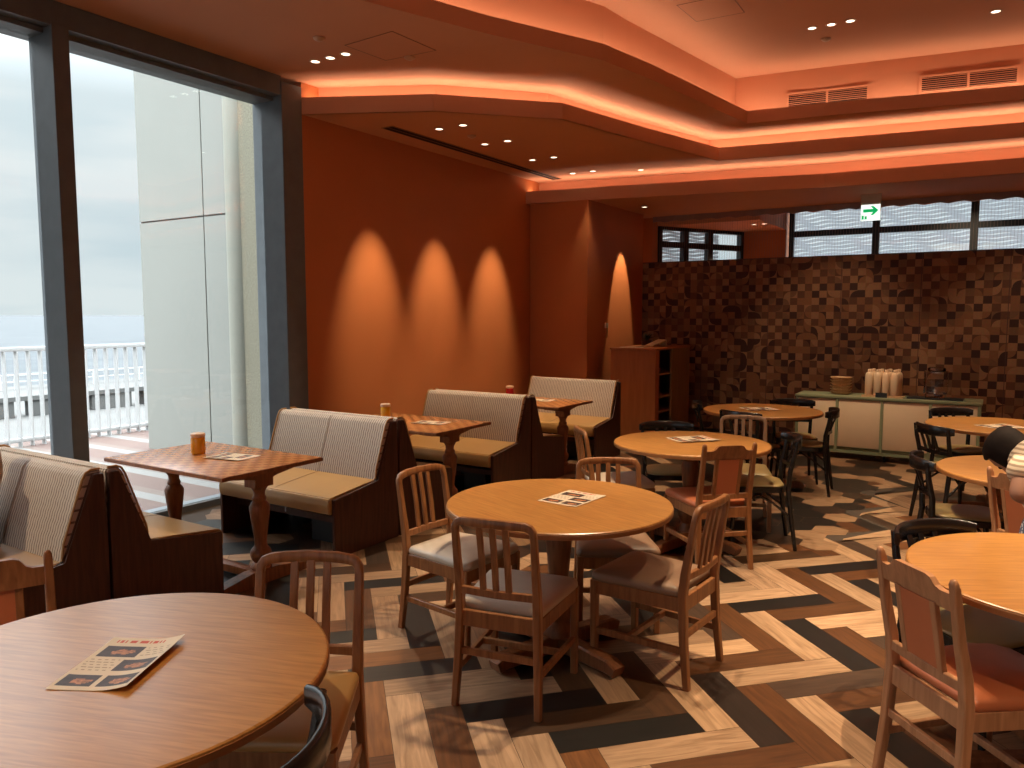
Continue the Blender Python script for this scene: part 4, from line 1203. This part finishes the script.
# ================================================================== sideboard and what stands on it
SBY = 9.41
sb = thing('sideboard', 'cream sideboard with a sage green frame in front of the mosaic partition', 'sideboard', (-1.985, SBY, 0))
SW, SD, SH = 1.865, 0.46, 0.728
part('top', 'mint', sb, box2, (-0.01, -0.01, SH - 0.03), (SW + 0.01, SD, SH), 0.003)
part('base_rail', 'mint', sb, box2, (0, 0.0, 0.075), (SW, 0.03, 0.105))
part('carcass', 'mint', sb, box2, (0.002, 0.03, 0.105), (SW - 0.002, SD, SH - 0.03))
xs = [0.0, 0.452, 0.92, 1.396, SW]
for i, x in enumerate(xs):
    x0 = min(max(x - 0.014, 0), SW - 0.028)
    part('upright', 'mint', sb, box2, (x0, -0.004, 0.10), (x0 + 0.028, 0.03, SH - 0.03))
for i in range(4):
    d = part('door', 'cream', sb, box2, (xs[i] + (0.03 if i == 0 else 0.016), 0.006, 0.145), (xs[i + 1] - (0.03 if i == 3 else 0.016), 0.028, SH - 0.04), 0.002)
for x in (0.06, 0.96, SW - 0.06):
    for y in (0.05, SD - 0.05):
        bm = bmesh.new(); tube(bm, [(x - 0.011, y, 0.03), (x + 0.011, y, 0.03)], 0.03, 14); box2(bm, (x - 0.016, y - 0.014, 0.04), (x + 0.016, y + 0.014, 0.078)); obj('caster', bm, 'blackmetal', sb)

def plate(i):
    x, y = -1.535 + 0.004 * math.sin(i * 3), SBY + 0.23 + 0.004 * math.cos(i * 2)
    bm = bmesh.new(); lathe(bm, [(0.002, 0.0), (0.085, 0.0), (0.116, 0.026), (0.120, 0.033), (0.112, 0.033), (0.08, 0.008), (0.002, 0.008)], 32)
    o = obj('wooden_plate', bm, 'plate', None); o.location = (x, y, SH + i * 0.0335)
    return o
order = ['bottom', 'second from the bottom', 'third from the bottom', 'third from the top', 'second from the top', 'top']
for i in range(6):
    tag(plate(i), 'wooden plate, %s one of the stack on the sideboard' % order[i], 'plate', 'stacked wooden plates')

tr = thing('wooden_tray', 'low tray under the cream bottles on the sideboard', 'tray', (-1.075, SBY + 0.20, SH))
part('base', 'plate', tr, box2, (-0.21, -0.165, 0), (0.21, 0.165, 0.01))
part('rim', 'plate', tr, box2, (-0.21, -0.165, 0.01), (0.21, -0.157, 0.026))
BT = None
rown = ['front row', 'middle row', 'back row']; coln = ['far left', 'left of centre', 'right of centre', 'far right']
for r_ in range(3):
    for c_ in range(4):
        x = -1.075 - 0.145 + c_ * 0.087 + r_ * 0.012; y = SBY + 0.20 - 0.10 + r_ * 0.090
        lab = 'cream bottle on the sideboard tray, %s, %s' % (rown[r_], coln[c_])
        if BT is None:
            BT = thing('cream_bottle', lab, 'bottle', (x, y, SH + 0.0105), 0, 'cream bottles on the tray')
            bm = bmesh.new(); lathe(bm, [(0.002, 0), (0.038, 0), (0.042, 0.006), (0.042, 0.215), (0.039, 0.24), (0.030, 0.26), (0.020, 0.268), (0.002, 0.268)], 20); obj('body', bm, 'carafe', BT)
            bm = bmesh.new(); lathe(bm, [(0.018, 0.267), (0.018, 0.295), (0.014, 0.30), (0.002, 0.30)], 14); obj('cap', bm, 'carafe', BT)
        else:
            dup(BT, (x, y, SH + 0.0105), 0, lab)
cd = thing('label_card', 'small black card standing before the cream bottles', 'card', (-1.08, SBY + 0.028, SH))
part('card', 'blackmetal', cd, box2, (-0.06, -0.004, 0.0), (0.06, 0.0, 0.055))
part('stand', 'blackmetal', cd, box2, (-0.05, -0.002, 0.0), (0.05, 0.004, 0.008))

dp = thing('drink_dispenser', 'clear square drink dispenser with a tap on a black tray', 'dispenser', (-0.56, SBY + 0.24, SH + 0.014))
bm = bmesh.new(); prism_z(bm, rpoly([(-0.115, -0.105), (0.115, -0.105), (0.115, 0.105), (-0.115, 0.105)], 0.03, 4), 0.05, 0.29); obj('tank', bm, 'clear', dp)
bm = bmesh.new(); lathe(bm, [(0.085, 0.291), (0.09, 0.295), (0.09, 0.322), (0.08, 0.33), (0.002, 0.332)], 24); obj('lid', bm, 'clear', dp)
part('base', 'clear', dp, box2, (-0.10, -0.09, 0.0), (0.10, 0.09, 0.049), 0.01)
bm = bmesh.new(); tube(bm, [(0, -0.10, 0.085), (0, -0.145, 0.085), (0, -0.155, 0.06)], 0.010, 8); obj('tap', bm, 'steel', dp)
ty = thing('serving_tray', 'flat black tray under the drink dispenser', 'tray', (-0.56, SBY + 0.24, SH))
part('base', 'blackmetal', ty, box2, (-0.27, -0.17, 0.0), (0.27, 0.17, 0.006))
part('rim', 'blackmetal', ty, box2, (-0.27, -0.17, 0.006), (0.27, -0.162, 0.022))

# ================================================================== bookcase by the side wall
bc = thing('bookcase', 'tall red-brown wooden bookcase with open shelves standing at the corner of the mosaic partition', 'bookcase', (-4.34, 9.32, 0))
BX, BD, BH = 0.63, 1.28, 1.195
part('side_board', 'casework', bc, box2, (0, 0, 0), (BX, 0.028, BH))
part('side_board', 'caseinner', bc, box2, (0, BD - 0.028, 0), (BX, BD, BH))
part('back_board', 'caseinner', bc, box2, (0.004, 0.028, 0), (0.02, BD - 0.028, BH))
part('top', 'casework', bc, box2, (-0.012, -0.012, BH), (BX + 0.012, BD, BH + 0.026), 0.003)
part('front_stile', 'casework', bc, box2, (BX - 0.022, 0.028, 0), (BX, 0.13, BH))
for z in (0.03, 0.36, 0.56, 0.86):
    part('shelf', 'caseinner', bc, box2, (0.02, 0.028, z), (BX - 0.025, BD - 0.028, z + 0.02))
part('closed_panel', 'caseinner', bc, box2, (BX - 0.03, 0.60, 0.0), (BX - 0.004, BD - 0.028, BH))
bm = bmesh.new()
loft(bm, [[(-0.10, -0.13, 0.0), (0.10, -0.13, 0.0), (0.10, 0.10, 0.085), (-0.10, 0.10, 0.085)], [(-0.10, -0.13, 0.012), (0.10, -0.13, 0.012), (0.10, 0.095, 0.097), (-0.10, 0.095, 0.097)]])
loft(bm, [[(-0.09, 0.10, 0.0), (0.09, 0.10, 0.0), (0.09, 0.098, 0.088), (-0.09, 0.098, 0.088)], [(-0.09, 0.108, 0.0), (0.09, 0.108, 0.0), (0.09, 0.106, 0.088), (-0.09, 0.106, 0.088)]])
ms = obj('reading_stand', bm, 'plate', None, False); ms.location = (-3.95, 9.95, BH + 0.026); ms.rotation_euler = (0, 0, R(-35))
tag(ms, 'sloping wooden stand on top of the bookcase', 'stand')
pl = thing('potted_plant', 'small dark plant in a low pot on the back of the bookcase top', 'plant', (-4.22, 10.25, BH + 0.026))
bm = bmesh.new(); lathe(bm, [(0.002, 0), (0.065, 0), (0.08, 0.075), (0.07, 0.075), (0.06, 0.06), (0.002, 0.06)], 16); obj('pot', bm, 'mahogany', pl)
bm = bmesh.new(); rg = random.Random(5)
for k in range(26):
    a = rg.uniform(0, 2 * PI); tl = rg.uniform(0.2, 1.0); l = rg.uniform(0.08, 0.15)
    d = Vector((math.cos(a) * tl, math.sin(a) * tl, 1)).normalized(); s = Vector((-math.sin(a), math.cos(a), 0)) * 0.014
    b0_ = Vector((0, 0, 0.06)); m_ = b0_ + d * l * 0.6; t_ = b0_ + d * l + Vector((math.cos(a), math.sin(a), -0.4)) * 0.02
    loft(bm, [[b0_ - s * .3, b0_ + s * .3, b0_ + s * .3 + d * .001 + Vector((0, 0, .002))], [m_ - s, m_ + s, m_ + Vector((0, 0, .003))], [t_ - s * .1, t_ + s * .1, t_ + Vector((0, 0, .001))]])
M['leaf'] = plain('dark_leaf', (0.03, 0.04, 0.015), 0.5)
obj('leaves', bm, 'leaf', pl)
bm = bmesh.new(); box2(bm, (-0.15, -0.105, 0), (0.15, 0.105, 0.003)); pp = obj('paper_sheet', bm, 'paperwhite', None, False); pp.location = (-4.12, 9.50, BH + 0.0265); pp.rotation_euler = (0, 0, R(15))
tag(pp, 'white sheet of paper lying on the front of the bookcase top', 'paper')

wh = thing('wall_switch', 'ivory switch plate with a brown handset hanging on the side wall above the bookcase', 'switch', (-4.609, 9.73, 1.42))
part('plate', 'device', wh, box2, (0.0, -0.045, 0.05), (0.014, 0.045, 0.12), 0.003)
bm = bmesh.new(); sweep(bm, [(0.014, 0, 0.05), (0.016, 0.0, -0.02), (0.012, -0.005, -0.09)], (0, 1, 0), [0.045, 0.040, 0.015], 0.02); obj('handset', bm, 'casework', wh)

# ================================================================== people
def skin_body(name, joints, links, radii, mat, parent=None, sub=2):
    me = bpy.data.meshes.new(name)
    keys = list(joints); idx = {k: i for i, k in enumerate(keys)}
    me.from_pydata([joints[k] for k in keys], [(idx[a], idx[b]) for a, b in links], [])
    o = bpy.data.objects.new(name, me); COL.objects.link(o)
    sk = o.modifiers.new('skin', 'SKIN'); sk.use_smooth_shade = True
    for i, k in enumerate(keys):
        r = radii[k]; r = (r, r) if isinstance(r, (int, float)) else r
        me.skin_vertices[0].data[i].radius = r
        me.skin_vertices[0].data[i].use_root = (i == 0)
    ss = o.modifiers.new('sub', 'SUBSURF'); ss.levels = sub; ss.render_levels = sub
    me.materials.append(M[mat])
    if parent is not None: o.parent = parent
    return o

def hand_links(J, Lk, Rd, wrist, d, up, side, pre):
    """five short finger chains on a palm; d forward, side towards the thumb"""
    d = Vector(d).normalized(); side = Vector(side).normalized(); up = Vector(up).normalized(); w = Vector(wrist)
    J[pre + 'palm'] = w + d * 0.055; Rd[pre + 'palm'] = (0.036, 0.018)
    Lk.append((pre + 'wrist', pre + 'palm'))
    for i, ln in enumerate((0.072, 0.080, 0.074, 0.058)):
        b = w + d * 0.085 + side * (0.027 - 0.018 * i)
        J[f'{pre}k{i}'] = b; J[f'{pre}m{i}'] = b + d * ln * 0.55 - up * 0.008; J[f'{pre}t{i}'] = b + d * ln * 0.9 - up * 0.028
        Rd[f'{pre}k{i}'] = 0.0095; Rd[f'{pre}m{i}'] = 0.0085; Rd[f'{pre}t{i}'] = 0.007
        Lk += [(pre + 'palm', f'{pre}k{i}'), (f'{pre}k{i}', f'{pre}m{i}'), (f'{pre}m{i}', f'{pre}t{i}')]
    a = w + d * 0.03 + side * 0.034
    J[pre + 'th1'] = a; J[pre + 'th2'] = a + d * 0.035 + side * 0.022 - up * 0.008; J[pre + 'th3'] = a + d * 0.062 + side * 0.028 - up * 0.018
    Rd[pre + 'th1'] = 0.012; Rd[pre + 'th2'] = 0.010; Rd[pre + 'th3'] = 0.008
    Lk += [(pre + 'palm', pre + 'th1'), (pre + 'th1', pre + 'th2'), (pre + 'th2', pre + 'th3')]

def head_mesh(bm, c, fwd, up, s=1.0):
    """head with brow, nose, mouth, chin and ears: rings from chin to crown"""
    f = Vector(fwd).normalized(); u = Vector(up).normalized(); u = (u - f * u.dot(f)).normalized(); sd = f.cross(u)
    c = Vector(c)
    prof = [(-0.118, 0.018, 0.045, 0.03), (-0.112, 0.034, 0.060, 0.022), (-0.09, 0.050, 0.076, 0.01), (-0.06, 0.060, 0.084, -0.0), (-0.03, 0.067, 0.092, -0.004),
            (0.0, 0.072, 0.096, -0.006), (0.03, 0.075, 0.100, -0.008), (0.06, 0.074, 0.099, -0.010), (0.085, 0.066, 0.088, -0.012), (0.105, 0.048, 0.064, -0.012), (0.116, 0.022, 0.03, -0.012)]
    rings = []
    for z, rx, ry, oy in prof:
        ring = []
        for k in range(28):
            a = 2 * PI * k / 28
            x = rx * math.sin(a); y = ry * math.cos(a) + oy
            fr = max(0, math.cos(a))
            if abs(math.sin(a)) < 0.3 and fr > 0:
                if -0.045 < z < 0.02: y += 0.017 * (1 - abs(math.sin(a)) / 0.3) * (1.25 if z < -0.01 else 0.7)   # nose
                if -0.08 < z <= -0.045: y += 0.006
            if 0.25 < abs(math.sin(a)) < 0.6 and fr > 0 and -0.01 < z < 0.02: y -= 0.007                            # eye sockets
            if z > 0.02 and z < 0.05 and fr > 0.6: y += 0.004
            ring.append(c + (sd * x + f * y + u * z) * s)
        rings.append(ring)
    loft(bm, rings)
    for e_ in (-1, 1):                                                                                                # ears
        q = c + (sd * e_ * 0.066 + u * -0.005 - f * 0.012) * s
        loft(bm, [[q + (f * math.cos(2 * PI * k / 10) * 0.016 * m + u * math.sin(2 * PI * k / 10) * 0.030 * m + sd * e_ * o_) * s for k in range(10)] for m, o_ in ((0.6, 0), (1.0, 0.008), (0.8, 0.014), (0.2, 0.010))])

def face_bits(c, fwd, up, parent, s=1.0):
    f = Vector(fwd).normalized(); u = Vector(up).normalized(); u = (u - f * u.dot(f)).normalized(); sd = f.cross(u); c = Vector(c)
    for e_ in (-1, 1):
        bm = bmesh.new(); q = c + (sd * e_ * 0.031 + f * 0.076 + u * 0.004) * s
        bmesh.ops.create_uvsphere(bm, u_segments=10, v_segments=8, radius=0.011 * s, matrix=Matrix.Translation(q)); obj('eye', bm, 'hair', parent)
    bm = bmesh.new(); q = c + (f * 0.089 - u * 0.062) * s
    loft(bm, [[q + (sd * x - f * abs(x) * 0.25 + u * math.cos(2 * PI * k / 8) * h_ + f * math.sin(2 * PI * k / 8) * 0.006) * s for k in range(8)] for x, h_ in ((-0.024, 0.001), (-0.012, 0.006), (0, 0.005), (0.012, 0.006), (0.024, 0.001))]); obj('mouth', bm, 'menured', parent)

# camera-aligned frame for laying the two figures out
ca, sa = math.cos(R(32.295)), math.sin(R(32.295))
def cf(r, f, z): return (r * ca - f * sa, r * sa + f * ca, z)

def person_right():
    o = thing('person', 'person with dark hair in a cream striped top bending over beside the right-hand round table', 'person', cf(2.42, 3.22, 0))
    inv = Vector(o.location)
    P = lambda r, f, z: Vector(cf(r, f, z)) - inv
    J = {'pelvis': P(2.42, 3.25, 0.82), 'belly': P(2.42, 3.31, 0.94), 'chest': P(2.41, 3.42, 1.02), 'neck': P(2.40, 3.54, 1.02), 'head': P(2.395, 3.59, 1.005),
         'lsh': P(2.285, 3.37, 0.965), 'lel': P(2.215, 3.31, 0.855), 'lwrist': P(2.40, 3.42, 0.82),
         'rsh': P(2.56, 3.42, 0.99), 'rel': P(2.68, 3.46, 0.80), 'rwrist': P(2.66, 3.62, 0.82),
         'lhip': P(2.33, 3.20, 0.80), 'lkn': P(2.33, 3.30, 0.44), 'lan': P(2.33, 3.20, 0.07), 'lto': P(2.31, 3.36, 0.035),
         'rhip': P(2.51, 3.20, 0.80), 'rkn': P(2.52, 3.30, 0.44), 'ran': P(2.52, 3.20, 0.07), 'rto': P(2.54, 3.36, 0.035)}
    Lk = [('pelvis', 'belly'), ('belly', 'chest'), ('chest', 'neck'), ('neck', 'head'), ('chest', 'lsh'), ('lsh', 'lel'), ('lel', 'lwrist'), ('chest', 'rsh'), ('rsh', 'rel'), ('rel', 'rwrist'),
          ('pelvis', 'lhip'), ('lhip', 'lkn'), ('lkn', 'lan'), ('lan', 'lto'), ('pelvis', 'rhip'), ('rhip', 'rkn'), ('rkn', 'ran'), ('ran', 'rto')]
    Rd = dict(pelvis=(0.115, 0.10), belly=(0.11, 0.09), chest=(0.125, 0.10), neck=0.05, head=0.05, lsh=0.055, lel=0.040, lwrist=0.027, rsh=0.058, rel=0.043, rwrist=0.027,
              lhip=0.088, lkn=0.055, lan=0.038, lto=0.033, rhip=0.088, rkn=0.055, ran=0.038, rto=0.033)
    hand_links(J, Lk, Rd, J['lwrist'], P(2.55, 3.52, 0.80) - J['lwrist'], (0, 0, 1), (ca, sa, 0), 'l')
    hand_links(J, Lk, Rd, J['rwrist'], P(2.78, 3.78, 0.80) - J['rwrist'], (0, 0, 1), (-ca, -sa, 0), 'r')
    skin_body('body', J, Lk, Rd, 'skin', o)
    hc = P(2.385, 3.63, 0.985); fw = Vector(cf(-0.05, 0.5, -0.9)); upv = Vector(cf(-0.45, 0.8, 0.35))
    bm = bmesh.new(); head_mesh(bm, hc, fw, upv, 0.93); hd = obj('head', bm, 'skin', o, ang=60); face_bits(hc, fw, upv, hd, 0.93)
    # hair: cap over crown, back and sides, with a low bun
    f = fw.normalized(); u = (upv - f * upv.dot(f)).normalized(); sd = f.cross(u)
    bm = bmesh.new(); rings = []
    for z, k in ((-0.095, 0.80), (-0.07, 0.97), (-0.03, 1.06), (0.01, 1.10), (0.05, 1.12), (0.085, 1.08), (0.11, 0.86), (0.128, 0.45), (0.133, 0.1)):
        ring = []
        for i in range(28):
            a = 2 * PI * i / 28; x = 0.080 * k * math.sin(a); y = 0.104 * k * math.cos(a) - 0.014
            lim = 0.060 if z > 0.06 else 0.022
            if z < 0.085: y = min(y, lim + 0.02 * abs(math.sin(a)))
            ring.append(hc + (sd * x + f * y + u * z) * 0.93)
        rings.append(ring)
    loft(bm, rings)
    obj('hair', bm, 'hair', o, ang=70)
    # striped top with short sleeves
    T = {k: J[k] for k in ('belly', 'chest', 'lsh', 'rsh')}
    T['hem'] = J['pelvis'] + Vector((0, 0, -0.06)); T['nk'] = J['chest'] * 0.1 + J['neck'] * 0.9
    T['ls2'] = J['lsh'] * 0.4 + J['lel'] * 0.6 + Vector((0, 0, 0.01)); T['rs2'] = J['rsh'] * 0.5 + J['rel'] * 0.5
    skin_body('striped_top', {k: T[k] for k in ('belly', 'hem', 'chest', 'nk', 'lsh', 'ls2', 'rsh', 'rs2')},
              [('hem', 'belly'), ('belly', 'chest'), ('chest', 'nk'), ('chest', 'lsh'), ('lsh', 'ls2'), ('chest', 'rsh'), ('rsh', 'rs2')],
              dict(hem=(0.185, 0.165), belly=(0.175, 0.15), chest=(0.165, 0.135), nk=0.075, lsh=0.082, ls2=0.078, rsh=0.08, rs2=0.075), 'stripeshirt', o)
    # floral skirt
    bm = bmesh.new(); rings = []
    c0 = J['pelvis']
    for t, rr in ((0.075, 0.115), (0.06, 0.132), (0.0, 0.155), (-0.08, 0.180), (-0.22, 0.205), (-0.42, 0.232), (-0.52, 0.240)):
        rings.append([c0 + Vector((math.cos(2 * PI * k / 36) * (rr + 0.05 * rr * math.sin(k * PI / 3)), math.sin(2 * PI * k / 36) * (rr + 0.05 * rr * math.sin(k * PI / 3)), t)) for k in range(36)])
    loft(bm, rings); obj('skirt', bm, 'floral', o, ang=60)
person_right()

def person_left():
    o = thing('person', 'person in a beige linen shirt seated on the bench at the left edge', 'person', (-4.44, 1.62, 0))
    P = lambda x, y, z: Vector((x, y, z))
    J = {'pelvis': P(0, 0.16, 0.54), 'belly': P(0, 0.17, 0.70), 'chest': P(0, 0.19, 0.90), 'neck': P(0, 0.19, 1.05), 'head': P(0, 0.17, 1.12),
         'rsh': P(0.17, 0.19, 0.97), 'rel': P(0.24, 0.12, 0.72), 'rwrist': P(0.16, -0.12, 0.60), 'lsh': P(-0.17, 0.19, 0.97), 'lel': P(-0.23, 0.12, 0.72), 'lwrist': P(-0.14, -0.12, 0.60),
         'rhip': P(0.09, 0.12, 0.53), 'rkn': P(0.10, -0.30, 0.52), 'ran': P(0.10, -0.32, 0.08), 'rto': P(0.10, -0.46, 0.04),
         'lhip': P(-0.09, 0.12, 0.53), 'lkn': P(-0.10, -0.30, 0.52), 'lan': P(-0.10, -0.32, 0.08), 'lto': P(-0.10, -0.46, 0.04)}
    Lk = [('pelvis', 'belly'), ('belly', 'chest'), ('chest', 'neck'), ('neck', 'head'), ('chest', 'rsh'), ('rsh', 'rel'), ('rel', 'rwrist'), ('chest', 'lsh'), ('lsh', 'lel'), ('lel', 'lwrist'),
          ('pelvis', 'rhip'), ('rhip', 'rkn'), ('rkn', 'ran'), ('ran', 'rto'), ('pelvis', 'lhip'), ('lhip', 'lkn'), ('lkn', 'lan'), ('lan', 'lto')]
    Rd = dict(pelvis=(0.12, 0.10), belly=(0.115, 0.095), chest=(0.13, 0.10), neck=0.05, head=0.05, rsh=0.055, rel=0.042, rwrist=0.027, lsh=0.055, lel=0.042, lwrist=0.027,
              rhip=0.08, rkn=0.055, ran=0.04, rto=0.034, lhip=0.08, lkn=0.055, lan=0.04, lto=0.034)
    hand_links(J, Lk, Rd, J['rwrist'], (-0.2, -1, -0.2), (0, 0, 1), (-1, 0, 0), 'r')
    hand_links(J, Lk, Rd, J['lwrist'], (0.2, -1, -0.2), (0, 0, 1), (1, 0, 0), 'l')
    skin_body('body', J, Lk, Rd, 'skin', o)
    hc = P(0, 0.155, 1.21); bm = bmesh.new(); head_mesh(bm, hc, (0, -1, -0.1), (0, 0, 1)); hd = obj('head', bm, 'skin', o, ang=60); face_bits(hc, (0, -1, -0.1), (0, 0, 1), hd)
    bm = bmesh.new(); rings = []
    for z, k in ((-0.04, 0.98), (0.0, 1.07), (0.05, 1.10), (0.09, 1.02), (0.118, 0.7), (0.13, 0.2)):
        rings.append([hc + Vector((0.079 * k * math.sin(a), max(-0.105 * k * math.cos(a) + 0.016, -0.04 if z < 0.07 else -1), z)) for a in [2 * PI * i / 28 for i in range(28)]])
    loft(bm, rings); obj('hair', bm, 'hair', o, ang=70)
    T = {'waist': P(0, 0.16, 0.57), 'belly': J['belly'], 'chest': J['chest'], 'nk': P(0, 0.19, 1.0), 'rsh': J['rsh'], 'rel': J['rel'] + Vector((0.004, 0, 0.0)), 'rc': J['rel'] * 0.3 + J['rwrist'] * 0.7, 'lsh': J['lsh'], 'lel': J['lel'], 'lc': J['lel'] * 0.3 + J['lwrist'] * 0.7}
    skin_body('linen_shirt', T, [('waist', 'belly'), ('belly', 'chest'), ('chest', 'nk'), ('chest', 'rsh'), ('rsh', 'rel'), ('rel', 'rc'), ('chest', 'lsh'), ('lsh', 'lel'), ('lel', 'lc')],
              dict(waist=(0.15, 0.125), belly=(0.14, 0.115), chest=(0.15, 0.115), nk=0.075, rsh=0.075, rel=0.062, rc=0.045, lsh=0.075, lel=0.062, lc=0.045), 'linen', o)
    K = {k: J[k] for k in ('pelvis', 'rhip', 'rkn', 'lhip', 'lkn')}
    K['ra'] = J['ran'] + Vector((0, 0, 0.03)); K['la'] = J['lan'] + Vector((0, 0, 0.03))
    skin_body('trousers', K, [('pelvis', 'rhip'), ('rhip', 'rkn'), ('rkn', 'ra'), ('pelvis', 'lhip'), ('lhip', 'lkn'), ('lkn', 'la')],
              dict(pelvis=(0.135, 0.105), rhip=0.092, rkn=0.07, lhip=0.092, lkn=0.07, ra=0.055, la=0.055), 'trousers', o)
person_left()
